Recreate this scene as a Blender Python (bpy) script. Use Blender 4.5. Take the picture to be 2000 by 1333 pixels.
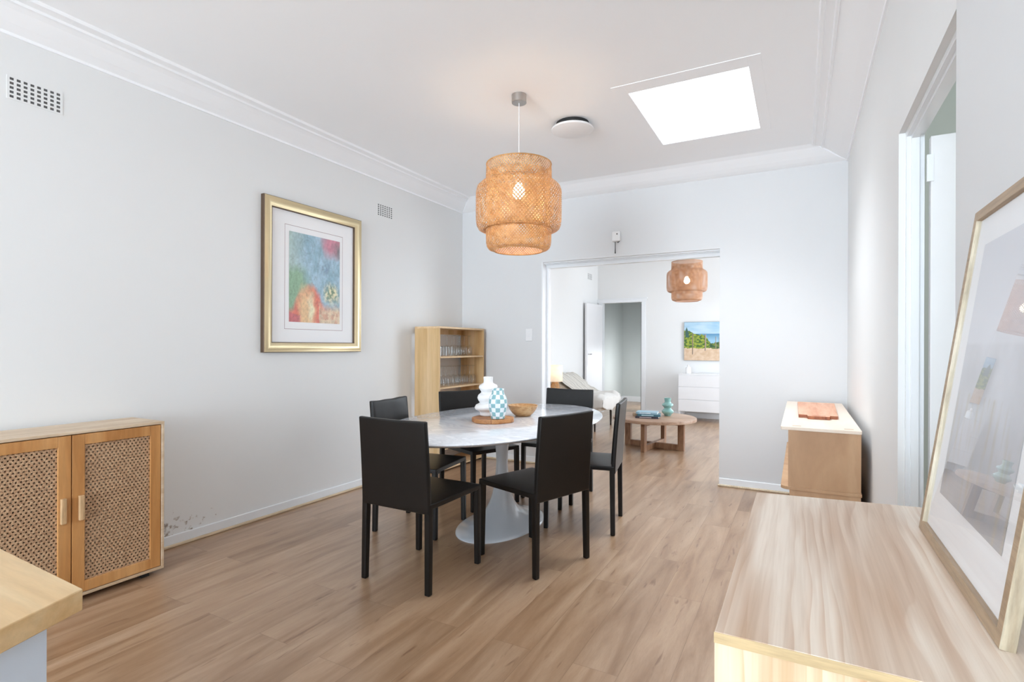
import bpy, bmesh, math, random
from mathutils import Vector, Matrix, noise
random.seed(7)
S = bpy.context.scene
for o in list(bpy.data.objects): bpy.data.objects.remove(o)
PI = math.pi
# ------------------------------------------------------------------ camera
YAW, ROLL, FPX, HC = math.radians(28.399), math.radians(0.21), 1043.594, 1.25
cd = bpy.data.cameras.new('camera'); cam = bpy.data.objects.new('camera', cd); S.collection.objects.link(cam)
F_ = Vector((-math.sin(YAW), math.cos(YAW), 0)); R_ = Vector((math.cos(YAW), math.sin(YAW), 0)); U_ = Vector((0, 0, 1))
R2 = R_*math.cos(ROLL) + U_*math.sin(ROLL); U2 = U_*math.cos(ROLL) - R_*math.sin(ROLL)
m = Matrix((R2, U2, -F_)).transposed().to_4x4(); m.translation = Vector((0, 0, HC)); cam.matrix_world = m
cd.sensor_width = 36; cd.sensor_fit = 'HORIZONTAL'; cd.lens = FPX/2000*36; cd.shift_y = 10.03/2000
cd.clip_start = 0.02; cd.clip_end = 100
S.camera = cam
# ------------------------------------------------------------------ world, exposure, big lights
S.view_settings.view_transform = 'Standard'; S.view_settings.look = 'None'
S.view_settings.exposure = 0.58; S.view_settings.gamma = 1.0; S.view_settings.use_curve_mapping = False
S.cycles.max_bounces = 16; S.cycles.diffuse_bounces = 10; S.cycles.transparent_max_bounces = 24
S.cycles.glossy_bounces = 6; S.cycles.sample_clamp_indirect = 8
w = bpy.data.worlds.new('world'); S.world = w; w.use_nodes = True
w.node_tree.nodes['Background'].inputs[0].default_value = (0.80, 0.90, 1.0, 1)
w.node_tree.nodes['Background'].inputs[1].default_value = 1.0
def area(name, loc, direction, sx, sy, power, col=(1, 1, 1), spread=180):
    l = bpy.data.lights.new(name, 'AREA'); l.shape = 'RECTANGLE'; l.size = sx; l.size_y = sy
    l.energy = power; l.color = col; l.spread = math.radians(spread)
    o = bpy.data.objects.new(name, l); S.collection.objects.link(o); o.location = loc
    o.rotation_euler = Vector(direction).to_track_quat('-Z', 'Z').to_euler()
    return o
ZC = 2.87; XL = -3.426; XR = 0.334; YB = 5.13; YB2 = 5.28; YF = 9.78; YN = -5.6; XF = 1.6
area('rear_ceiling_fill', (-1.6, YN+0.06, 1.45), (-0.05, 1, 0.55), 3.0, 2.3, 310, (0.77, 0.89, 1))  # added fill behind the camera, tilted up to brighten the ceiling
area('daylight_living_window', (XF-0.06, 7.5, 1.5), (-1, 0, 0), 2.8, 1.7, 74, (0.82, 0.91, 1))
area('living_far_area_light', (-0.1, YF-0.06, 1.5), (-0.2, -1, 0), 1.4, 1.5, 34, (0.84, 0.92, 1))  # area light in front of the solid far wall, facing the opening
area('skylight_daylight', (-0.622, 3.845, ZC-0.003), (0, 0, -1), 0.70, 0.975, 15, (0.88, 0.94, 1), 108)
area('side_room_area_light', (2.2, 2.0, 1.9), (-1, 0, -0.1), 1.2, 1.2, 14, (0.92, 0.97, 1))  # area light inside the side room, in front of its solid wall
area('hall_fill', (-2.52, 10.9, 0.75), (-1, -0.15, -0.1), 0.9, 0.9, 15, (0.92, 0.96, 1))  # fill light added to brighten the hall; the wall behind it is solid

# ------------------------------------------------------------------ materials
MATS = {}
def srgb(r, g, b):
    f = lambda c: (c/255/12.92) if c/255 <= 0.04045 else ((c/255+0.055)/1.055)**2.4
    return (f(r), f(g), f(b), 1)
def base(name):
    m = bpy.data.materials.new(name); m.use_nodes = True; MATS[name] = m
    nt = m.node_tree; return m, nt, nt.nodes['Principled BSDF']
def N(nt, typ, **k):
    n = nt.nodes.new(typ)
    for a, v in k.items():
        if a.startswith('i_'):
            key = a[2:]; key = int(key) if key.isdigit() else key.replace('_', ' ')
            n.inputs[key].default_value = v
        else: setattr(n, a, v)
    return n
def ramp(nt, fac, stops):
    r = N(nt, 'ShaderNodeValToRGB'); e = r.color_ramp.elements
    while len(e) < len(stops): e.new(0.5)
    for el, (p, c) in zip(e, stops): el.position = p; el.color = c
    nt.links.new(fac, r.inputs[0]); return r
def bump(nt, b, h, strength=0.2, dist=0.01):
    n = N(nt, 'ShaderNodeBump'); n.inputs['Strength'].default_value = strength; n.inputs['Distance'].default_value = dist
    nt.links.new(h, n.inputs['Height']); nt.links.new(n.outputs[0], b.inputs['Normal'])
def plain(name, col, rough=0.5, metal=0.0, var=0.04, scale=6, spec=0.5, coat=0, bmp=0):
    m, nt, b = base(name)
    tc = N(nt, 'ShaderNodeTexCoord'); no = N(nt, 'ShaderNodeTexNoise'); no.inputs['Scale'].default_value = scale; no.inputs['Detail'].default_value = 4
    nt.links.new(tc.outputs['Object'], no.inputs['Vector'])
    c1 = tuple(min(1, c*(1-var)) for c in col[:3])+(1,); c2 = tuple(min(1, c*(1+var)) for c in col[:3])+(1,)
    r = ramp(nt, no.outputs[0], [(0.3, c1), (0.7, c2)]); nt.links.new(r.outputs[0], b.inputs['Base Color'])
    b.inputs['Roughness'].default_value = rough; b.inputs['Metallic'].default_value = metal
    b.inputs['Specular IOR Level'].default_value = spec; b.inputs['Coat Weight'].default_value = coat
    if bmp:
        n2 = N(nt, 'ShaderNodeTexNoise'); n2.inputs['Scale'].default_value = scale*20; nt.links.new(tc.outputs['Object'], n2.inputs['Vector'])
        bump(nt, b, n2.outputs[0], bmp, 0.002)
    return m
def wood(name, cols, axis='Y', s=3.0, stretch=10, rough=0.45, dist=0.6, fine=0.25, coat=0.0, rot=0):
    """cols: list of srgb colours dark..light along the grain noise"""
    m, nt, b = base(name)
    tc = N(nt, 'ShaderNodeTexCoord'); mp = N(nt, 'ShaderNodeMapping')
    sc = {'X': (1/stretch*s, s, s), 'Y': (s, s/stretch, s), 'Z': (s, s, s/stretch)}[axis]
    mp.inputs['Scale'].default_value = sc; mp.inputs['Rotation'].default_value = (0, 0, rot)
    nt.links.new(tc.outputs['Object'], mp.inputs['Vector'])
    n1 = N(nt, 'ShaderNodeTexNoise'); n1.inputs['Scale'].default_value = 3; n1.inputs['Detail'].default_value = 6; n1.inputs['Distortion'].default_value = dist
    nt.links.new(mp.outputs[0], n1.inputs['Vector'])
    k = len(cols); r = ramp(nt, n1.outputs[0], [(0.32+0.36*i/(k-1), c) for i, c in enumerate(cols)])
    n2 = N(nt, 'ShaderNodeTexNoise'); n2.inputs['Scale'].default_value = 22; n2.inputs['Detail'].default_value = 5; n2.inputs['Roughness'].default_value = 0.7
    nt.links.new(mp.outputs[0], n2.inputs['Vector'])
    r2 = ramp(nt, n2.outputs[0], [(0.35, (1-fine,)*3+(1,)), (0.6, (1, 1, 1, 1))])
    mx = N(nt, 'ShaderNodeMix', data_type='RGBA', blend_type='MULTIPLY'); mx.inputs[0].default_value = 1
    nt.links.new(r.outputs[0], mx.inputs[6]); nt.links.new(r2.outputs[0], mx.inputs[7])
    nt.links.new(mx.outputs[2], b.inputs['Base Color']); b.inputs['Roughness'].default_value = rough
    b.inputs['Coat Weight'].default_value = coat; b.inputs['Coat Roughness'].default_value = 0.2
    bump(nt, b, n2.outputs[0], 0.08, 0.002)
    return m
def emis(name, col, strength):
    m, nt, b = base(name); b.inputs['Base Color'].default_value = col
    b.inputs['Emission Color'].default_value = col; b.inputs['Emission Strength'].default_value = strength; return m
def vcol(name, rough=0.5, coat=0):
    m, nt, b = base(name); a = N(nt, 'ShaderNodeVertexColor'); a.layer_name = 'paint'
    nt.links.new(a.outputs[0], b.inputs['Base Color']); b.inputs['Roughness'].default_value = rough; b.inputs['Coat Weight'].default_value = coat
    return m
M_wall = plain('wall_paint', (0.77, 0.775, 0.77), 0.6, var=0.012, scale=1.5, bmp=0.05)
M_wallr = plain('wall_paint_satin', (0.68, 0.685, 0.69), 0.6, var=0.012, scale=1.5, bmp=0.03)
M_ceil = plain('ceiling_paint', (0.915, 0.93, 0.95), 0.7, var=0.008, scale=1)
M_trim = plain('white_gloss_trim', (0.80, 0.82, 0.84), 0.25, var=0.01)
M_white = plain('white_satin', (0.78, 0.78, 0.79), 0.35, var=0.01)
M_quad = wood('quad_pine', [srgb(208, 184, 150), srgb(234, 216, 188)], 'Y', 5, 12, 0.5)
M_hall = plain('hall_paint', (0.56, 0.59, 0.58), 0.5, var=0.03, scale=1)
M_black = plain('dark_leather', (0.0055, 0.0046, 0.0042), 0.36, var=0.15, scale=9, spec=0.38, bmp=0.12)
M_chrome = plain('chrome', (0.65, 0.65, 0.66), 0.2, 1.0, 0.02)
M_nickel = plain('brushed_nickel', (0.50, 0.48, 0.46), 0.35, 1.0, 0.04)
M_dark = plain('dark_void', (0.02, 0.02, 0.02), 0.8)
M_grille = plain('grille_dark', (0.10, 0.10, 0.10), 0.9)
M_base = plain('pedestal_enamel', (0.66, 0.71, 0.77), 0.22, var=0.01, coat=0.4)
M_cer = plain('white_ceramic', (0.80, 0.80, 0.80), 0.4, var=0.02)
M_oak = wood('pale_elm_laminate', [srgb(182, 152, 122), srgb(206, 184, 156), srgb(219, 203, 180), srgb(226, 213, 194)], 'Y', 2.6, 7, 0.36, 1.1, 0.10)
M_oakz = wood('pale_elm_laminate_upright', [srgb(168, 138, 104), srgb(198, 176, 144), srgb(214, 198, 172), srgb(222, 208, 184)], 'Z', 5.0, 14, 0.4, 0.4, 0.12)
def veneer(name, axis, base_c, streak, dark, s=1.0, rough=0.36):
    m, nt, b = base(name); tc = N(nt, 'ShaderNodeTexCoord')
    def st(sc, off=0.0):
        mp = N(nt, 'ShaderNodeMapping'); a = {'Y': (sc[0], sc[1], sc[0]), 'Z': (sc[0], sc[0], sc[1])}[axis]; mp.inputs['Scale'].default_value = a
        mp.inputs['Location'].default_value = (off, off, off); nt.links.new(tc.outputs['Object'], mp.inputs[0]); return mp
    def noi(mp, sc, det, dis, ro=0.5):
        n = N(nt, 'ShaderNodeTexNoise'); n.inputs['Scale'].default_value = sc; n.inputs['Detail'].default_value = det; n.inputs['Distortion'].default_value = dis; n.inputs['Roughness'].default_value = ro
        nt.links.new(mp.outputs[0], n.inputs['Vector']); return n.outputs[0]
    n1 = noi(st((5.0*s, 0.40*s)), 1.0, 2, 0.2)
    r1 = ramp(nt, n1, [(0.30, streak), (0.45, tuple(0.5*(streak[i]+base_c[i]) for i in range(4))), (0.55, base_c), (0.72, tuple(min(1, c*1.06) for c in base_c[:3])+(1,))])
    n2 = noi(st((1.6*s, 0.20*s), 3.3), 1.0, 3, 0.1)
    sp = N(nt, 'ShaderNodeSeparateXYZ'); nt.links.new(tc.outputs['Object'], sp.inputs[0])
    ma = N(nt, 'ShaderNodeMath', operation='MULTIPLY_ADD'); ma.inputs[1].default_value = 15*s; nt.links.new(sp.outputs['X'], ma.inputs[0])
    mm = N(nt, 'ShaderNodeMath', operation='MULTIPLY'); mm.inputs[1].default_value = 9; nt.links.new(n2, mm.inputs[0]); nt.links.new(mm.outputs[0], ma.inputs[2])
    fr = N(nt, 'ShaderNodeMath', operation='FRACT'); nt.links.new(ma.outputs[0], fr.inputs[0])
    r2 = ramp(nt, fr.outputs[0], [(0.0, (1, 1, 1, 1)), (0.30, (1, 1, 1, 1)), (0.80, dark), (0.86, (1, 1, 1, 1))])
    n3 = noi(st((36*s, 0.8*s)), 1.0, 4, 0.3, 0.6); r3 = ramp(nt, n3, [(0.35, (0.88, 0.84, 0.80, 1)), (0.6, (1, 1, 1, 1))])
    n4 = noi(st((3*s, 0.5*s), 7.7), 1.0, 2, 0); f4 = ramp(nt, n4, [(0.44, (0.0, 0.0, 0.0, 1)), (0.62, (1, 1, 1, 1))])
    mx0 = N(nt, 'ShaderNodeMix', data_type='RGBA', blend_type='MULTIPLY'); nt.links.new(f4.outputs[0], mx0.inputs[0]); nt.links.new(r1.outputs[0], mx0.inputs[6]); nt.links.new(r2.outputs[0], mx0.inputs[7])
    mx = N(nt, 'ShaderNodeMix', data_type='RGBA', blend_type='MULTIPLY'); mx.inputs[0].default_value = 1; nt.links.new(mx0.outputs[2], mx.inputs[6]); nt.links.new(r3.outputs[0], mx.inputs[7])
    nt.links.new(mx.outputs[2], b.inputs['Base Color']); b.inputs['Roughness'].default_value = rough; bump(nt, b, n3, 0.05, 0.001); return m
M_oak = veneer('elm_veneer', 'Y', srgb(232, 217, 200), srgb(200, 170, 142), (0.83, 0.72, 0.63, 1), 3.3)
M_oakz = veneer('elm_veneer_upright', 'Z', srgb(226, 208, 180), srgb(196, 164, 126), (0.82, 0.70, 0.57, 1), 3.2)
M_oakedge = wood('elm_edge_band', [srgb(176, 148, 108), srgb(208, 184, 140)], 'X', 4, 12, 0.4)
M_cab = wood('pale_cabinet_board', [srgb(200, 172, 140), srgb(226, 206, 180)], 'Y', 5, 9, 0.45, 0.6, 0.12)
M_door = wood('honey_pine', [srgb(176, 118, 62), srgb(200, 144, 86), srgb(210, 158, 102)], 'Z', 3, 9, 0.4, 0.8, 0.12)
M_handle = wood('light_maple', [srgb(206, 168, 122), srgb(222, 188, 146)], 'Z', 4, 9, 0.45)
M_shelf = wood('bamboo_laminate', [srgb(188, 148, 96), srgb(212, 178, 130), srgb(224, 194, 152)], 'Z', 3.2, 14, 0.42, 0.5, 0.10)
M_shelfe = wood('bamboo_edge', [srgb(220, 184, 138), srgb(236, 206, 166)], 'Y', 4, 14, 0.45)
M_bench = wood('butcher_top', [srgb(196, 156, 104), srgb(212, 178, 130), srgb(220, 192, 148)], 'X', 4, 9, 0.4, 0.5, 0.10)
M_panelb = plain('blue_white_panel', (0.60, 0.68, 0.78), 0.5, var=0.01)
M_ply = wood('birch_ply', [srgb(172, 134, 100), srgb(186, 148, 112), srgb(194, 158, 122)], 'Z', 1.5, 3, 0.5, 1.2, 0.05)
M_plytop = wood('birch_ply_top', [srgb(226, 208, 190), srgb(236, 222, 206)], 'Y', 2, 8, 0.42, 0.5, 0.04)
M_board = wood('chopping_board_wood', [srgb(200, 134, 98), srgb(222, 164, 130), srgb(230, 182, 152)], 'Y', 6, 12, 0.45, 0.4, 0.15)
M_boarde = wood('chopping_board_end', [srgb(120, 58, 30), srgb(184, 112, 70)], 'Z', 8, 3, 0.5)
M_tray = wood('acacia_slice', [srgb(160, 98, 52), srgb(206, 150, 96)], 'X', 8, 4, 0.5, 1.0)
M_bowl = wood('turned_timber', [srgb(172, 122, 72), srgb(206, 160, 108), srgb(218, 180, 132)], 'X', 9, 5, 0.42, 1.0)
M_coff = wood('walnut_stained', [srgb(122, 84, 58), srgb(150, 110, 80), srgb(166, 128, 98)], 'Z', 6, 8, 0.42, 0.6)
M_cofft = wood('walnut_top', [srgb(150, 118, 96), srgb(176, 144, 120), srgb(190, 160, 138)], 'X', 6, 10, 0.38, 0.6)
M_frame = wood('ash_frame', [srgb(162, 136, 108), srgb(182, 158, 130)], 'Y', 6, 14, 0.45)
M_framev = wood('ash_frame_side', [srgb(160, 142, 116), srgb(190, 178, 154), srgb(206, 196, 176)], 'Z', 7, 8, 0.45, 1.4)
M_mat = plain('mat_board', (0.88, 0.88, 0.89), 0.8, var=0.005)
M_linen = plain('cream_linen', (0.66, 0.62, 0.55), 0.9, var=0.06, scale=60)
M_paint = vcol('painted_print', 0.55); M_canvas = vcol('painted_canvas', 0.7); M_page = plain('paper_pages', (0.75, 0.72, 0.66), 0.8, scale=80)
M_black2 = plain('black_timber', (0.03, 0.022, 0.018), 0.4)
M_tint = plain('shade_linen', (0.8, 0.7, 0.55), 0.8)
# floor planks
def floor_mat():
    m, nt, b = base('floor_planks')
    tc = N(nt, 'ShaderNodeTexCoord'); mp = N(nt, 'ShaderNodeMapping'); mp.inputs['Rotation'].default_value = (0, 0, PI/2); mp.inputs['Location'].default_value = (0.3, 0.06, 0)
    nt.links.new(tc.outputs['Object'], mp.inputs['Vector'])
    br = N(nt, 'ShaderNodeTexBrick'); br.offset = 0.37; br.offset_frequency = 2
    for k, v in (('Color1', (0, 0, 0, 1)), ('Color2', (1, 1, 1, 1)), ('Mortar', (0.5, 0.5, 0.5, 1)), ('Scale', 1.0), ('Mortar Size', 0.0009), ('Mortar Smooth', 0.1), ('Bias', 0.0), ('Brick Width', 1.22), ('Row Height', 0.182)):
        br.inputs[k].default_value = v
    nt.links.new(mp.outputs[0], br.inputs['Vector'])
    sc = N(nt, 'ShaderNodeVectorMath', operation='SCALE'); sc.inputs[3].default_value = 37.0; nt.links.new(br.outputs[0], sc.inputs[0])
    ad = N(nt, 'ShaderNodeVectorMath', operation='ADD'); nt.links.new(mp.outputs[0], ad.inputs[0]); nt.links.new(sc.outputs[0], ad.inputs[1])
    mp2 = N(nt, 'ShaderNodeMapping'); mp2.inputs['Scale'].default_value = (1.0, 8.5, 1); nt.links.new(ad.outputs[0], mp2.inputs['Vector'])
    n1 = N(nt, 'ShaderNodeTexNoise'); n1.inputs['Scale'].default_value = 1.5; n1.inputs['Detail'].default_value = 7; n1.inputs['Roughness'].default_value = 0.5; n1.inputs['Distortion'].default_value = 0.7
    nt.links.new(mp2.outputs[0], n1.inputs['Vector'])
    r = ramp(nt, n1.outputs[0], [(0.25, srgb(136, 102, 73)), (0.40, srgb(158, 125, 95)), (0.55, srgb(172, 141, 112)), (0.72, srgb(187, 158, 130))])
    # knots / dark streaks
    mp3 = N(nt, 'ShaderNodeMapping'); mp3.inputs['Scale'].default_value = (2.0, 14, 1); nt.links.new(ad.outputs[0], mp3.inputs['Vector'])
    n3 = N(nt, 'ShaderNodeTexNoise'); n3.inputs['Scale'].default_value = 2.4; n3.inputs['Detail'].default_value = 3; n3.inputs['Distortion'].default_value = 0.5
    nt.links.new(mp3.outputs[0], n3.inputs['Vector'])
    r3 = ramp(nt, n3.outputs[0], [(0.27, (0.62, 0.52, 0.46, 1)), (0.36, (1, 1, 1, 1))])
    n4 = N(nt, 'ShaderNodeTexNoise'); n4.inputs['Scale'].default_value = 26; n4.inputs['Detail'].default_value = 4; nt.links.new(mp2.outputs[0], n4.inputs['Vector'])
    r4 = ramp(nt, n4.outputs[0], [(0.35, (0.93, 0.92, 0.91, 1)), (0.6, (1, 1, 1, 1))])
    tone = ramp(nt, br.outputs[0], [(0.0, (0.84, 0.82, 0.80, 1)), (0.5, (0.95, 0.94, 0.93, 1)), (1.0, (1.0, 1.0, 1.0, 1))])
    cur = r.outputs[0]
    for x in (r3, r4, tone):
        mx = N(nt, 'ShaderNodeMix', data_type='RGBA', blend_type='MULTIPLY'); mx.inputs[0].default_value = 1
        nt.links.new(cur, mx.inputs[6]); nt.links.new(x.outputs[0], mx.inputs[7]); cur = mx.outputs[2]
    mo = N(nt, 'ShaderNodeMix', data_type='RGBA', blend_type='MULTIPLY'); nt.links.new(br.outputs[1], mo.inputs[0]); nt.links.new(cur, mo.inputs[6]); mo.inputs[7].default_value = (0.62, 0.55, 0.5, 1)
    nt.links.new(mo.outputs[2], b.inputs['Base Color']); b.inputs['Roughness'].default_value = 0.36; b.inputs['Specular IOR Level'].default_value = 0.5; b.inputs['Coat Weight'].default_value = 0.6; b.inputs['Coat Roughness'].default_value = 0.3
    bump(nt, b, n4.outputs[0], 0.06, 0.002)
    return m
M_floor = floor_mat()
def marble():
    m, nt, b = base('carrara_marble'); tc = N(nt, 'ShaderNodeTexCoord')
    n = N(nt, 'ShaderNodeTexNoise'); n.inputs['Scale'].default_value = 3.2; n.inputs['Detail'].default_value = 8; n.inputs['Distortion'].default_value = 1.4; n.inputs['Roughness'].default_value = 0.6
    mp = N(nt, 'ShaderNodeMapping'); mp.inputs['Scale'].default_value = (1.0, 1.6, 1); mp.inputs['Rotation'].default_value = (0, 0, 0.7)
    nt.links.new(tc.outputs['Object'], mp.inputs[0]); nt.links.new(mp.outputs[0], n.inputs['Vector'])
    r = ramp(nt, n.outputs[0], [(0.3, srgb(206, 210, 218)), (0.46, srgb(228, 232, 238)), (0.52, srgb(214, 219, 227)), (0.6, srgb(236, 239, 244))])
    nt.links.new(r.outputs[0], b.inputs['Base Color']); b.inputs['Roughness'].default_value = 0.12; b.inputs['Coat Weight'].default_value = 0.3
    return m
M_marble = marble()
def cane():
    m, nt, b = base('cane_webbing'); tc = N(nt, 'ShaderNodeTexCoord'); sp = N(nt, 'ShaderNodeSeparateXYZ'); nt.links.new(tc.outputs['Object'], sp.inputs[0])
    def mt(op, a, bb=None, c=None):
        n = N(nt, 'ShaderNodeMath', operation=op)
        for i, v in enumerate((a, bb, c)):
            if v is None: continue
            if isinstance(v, (int, float)): n.inputs[i].default_value = v
            else: nt.links.new(v, n.inputs[i])
        return n.outputs[0]
    u = mt('DIVIDE', sp.outputs['Y'], 0.0185); v = mt('DIVIDE', sp.outputs['Z'], 0.0145)
    row = mt('FLOOR', v); par = mt('MULTIPLY', mt('FLOORED_MODULO', row, 2.0), 0.5)
    fu = mt('SUBTRACT', mt('FRACT', mt('ADD', u, par)), 0.5); fv = mt('SUBTRACT', mt('FRACT', v), 0.5)
    d = mt('SQRT', mt('ADD', mt('POWER', mt('ABSOLUTE', fu), 2.0), mt('MULTIPLY', mt('POWER', mt('ABSOLUTE', fv), 2.0), 0.62)))
    hole = mt('LESS_THAN', d, 0.215)
    wv = N(nt, 'ShaderNodeTexNoise'); wv.inputs['Scale'].default_value = 120; nt.links.new(tc.outputs['Object'], wv.inputs['Vector'])
    rc = ramp(nt, wv.outputs[0], [(0.3, srgb(150, 112, 82)), (0.7, srgb(206, 172, 136))]); nt.links.new(rc.outputs[0], b.inputs['Base Color'])
    b.inputs['Roughness'].default_value = 0.6; bump(nt, b, d, 0.25, 0.002)
    tr = N(nt, 'ShaderNodeBsdfTransparent'); mix = N(nt, 'ShaderNodeMixShader'); out = nt.nodes['Material Output']
    nt.links.new(hole, mix.inputs[0]); nt.links.new(b.outputs[0], mix.inputs[1]); nt.links.new(tr.outputs[0], mix.inputs[2]); nt.links.new(mix.outputs[0], out.inputs[0])
    return m
M_cane = cane()
def glassm(name, ior, tint=(1, 1, 1, 1), rough=0.0):
    m, nt, b = base(name); tr = N(nt, 'ShaderNodeBsdfTransparent'); tr.inputs[0].default_value = tint
    gl = N(nt, 'ShaderNodeBsdfGlossy'); gl.inputs['Roughness'].default_value = rough
    fr = N(nt, 'ShaderNodeFresnel'); fr.inputs[0].default_value = ior
    if True:
        lw = N(nt, 'ShaderNodeLayerWeight'); pw = N(nt, 'ShaderNodeMath', operation='POWER'); pw.inputs[1].default_value = 2.6 if rough > 0 else 4.0; nt.links.new(lw.outputs['Facing'], pw.inputs[0])
        fr = N(nt, 'ShaderNodeMath', operation='MULTIPLY_ADD'); fr.inputs[1].default_value = 0.55 if rough > 0 else 0.8; fr.inputs[2].default_value = 0.06 if rough > 0 else 0.04; nt.links.new(pw.outputs[0], fr.inputs[0])
    mix = N(nt, 'ShaderNodeMixShader')
    nt.links.new(fr.outputs[0], mix.inputs[0]); nt.links.new(tr.outputs[0], mix.inputs[1]); nt.links.new(gl.outputs[0], mix.inputs[2])
    nt.links.new(mix.outputs[0], nt.nodes['Material Output'].inputs[0]); return m
M_glass = glassm('picture_glass', 1.33)
M_wglass = glassm('drinking_glass', 1.55, (0.95, 0.96, 0.965, 1), 0.03)
def rattan(name, c1, c2, tl_=0.16):
    m, nt, b = base(name); tc = N(nt, 'ShaderNodeTexCoord'); n = N(nt, 'ShaderNodeTexNoise'); n.inputs['Scale'].default_value = 25; nt.links.new(tc.outputs['Object'], n.inputs['Vector'])
    r = ramp(nt, n.outputs[0], [(0.3, c1), (0.7, c2)]); nt.links.new(r.outputs[0], b.inputs['Base Color']); b.inputs['Roughness'].default_value = 0.55
    tl = N(nt, 'ShaderNodeBsdfTranslucent'); nt.links.new(r.outputs[0], tl.inputs[0]); mx = N(nt, 'ShaderNodeMixShader'); mx.inputs[0].default_value = tl_
    nt.links.new(b.outputs[0], mx.inputs[1]); nt.links.new(tl.outputs[0], mx.inputs[2]); nt.links.new(mx.outputs[0], nt.nodes['Material Output'].inputs[0]); return m
M_rat = rattan('bamboo_weave', srgb(186, 136, 84), srgb(220, 176, 124))
M_rat2 = rattan('bamboo_weave_brown', srgb(176, 128, 92), srgb(206, 162, 126))
M_lampsh = rattan('lamp_linen', srgb(250, 236, 218), srgb(252, 242, 228), 0.5)

# left wall with a damp, mouldy patch low down
def left_wall_mat():
    m, nt, b = base('wall_paint_with_damp'); tc = N(nt, 'ShaderNodeTexCoord'); sp = N(nt, 'ShaderNodeSeparateXYZ'); nt.links.new(tc.outputs['Object'], sp.inputs[0])
    mp = N(nt, 'ShaderNodeMapping'); mp.inputs['Location'].default_value = (0, -1.80, -0.085); mp.inputs['Scale'].default_value = (1, 1, 1)
    nt.links.new(tc.outputs['Object'], mp.inputs[0])
    mp2 = N(nt, 'ShaderNodeMapping'); mp2.inputs['Scale'].default_value = (0, 3.4, 8.0); nt.links.new(mp.outputs[0], mp2.inputs[0])
    ln = N(nt, 'ShaderNodeVectorMath', operation='LENGTH'); nt.links.new(mp2.outputs[0], ln.inputs[0])
    no = N(nt, 'ShaderNodeTexNoise'); no.inputs['Scale'].default_value = 34; no.inputs['Detail'].default_value = 5; nt.links.new(tc.outputs['Object'], no.inputs['Vector'])
    a = N(nt, 'ShaderNodeMath', operation='MULTIPLY_ADD'); a.inputs[1].default_value = 0.16; nt.links.new(ln.outputs['Value'], a.inputs[0]); nt.links.new(no.outputs[0], a.inputs[2])
    r = ramp(nt, a.outputs[0], [(0.42, srgb(150, 138, 128)), (0.50, srgb(196, 190, 184)), (0.56, (0.77, 0.775, 0.77, 1))])
    nt.links.new(r.outputs[0], b.inputs['Base Color']); b.inputs['Roughness'].default_value = 0.55; return m
M_walll = left_wall_mat()

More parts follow.
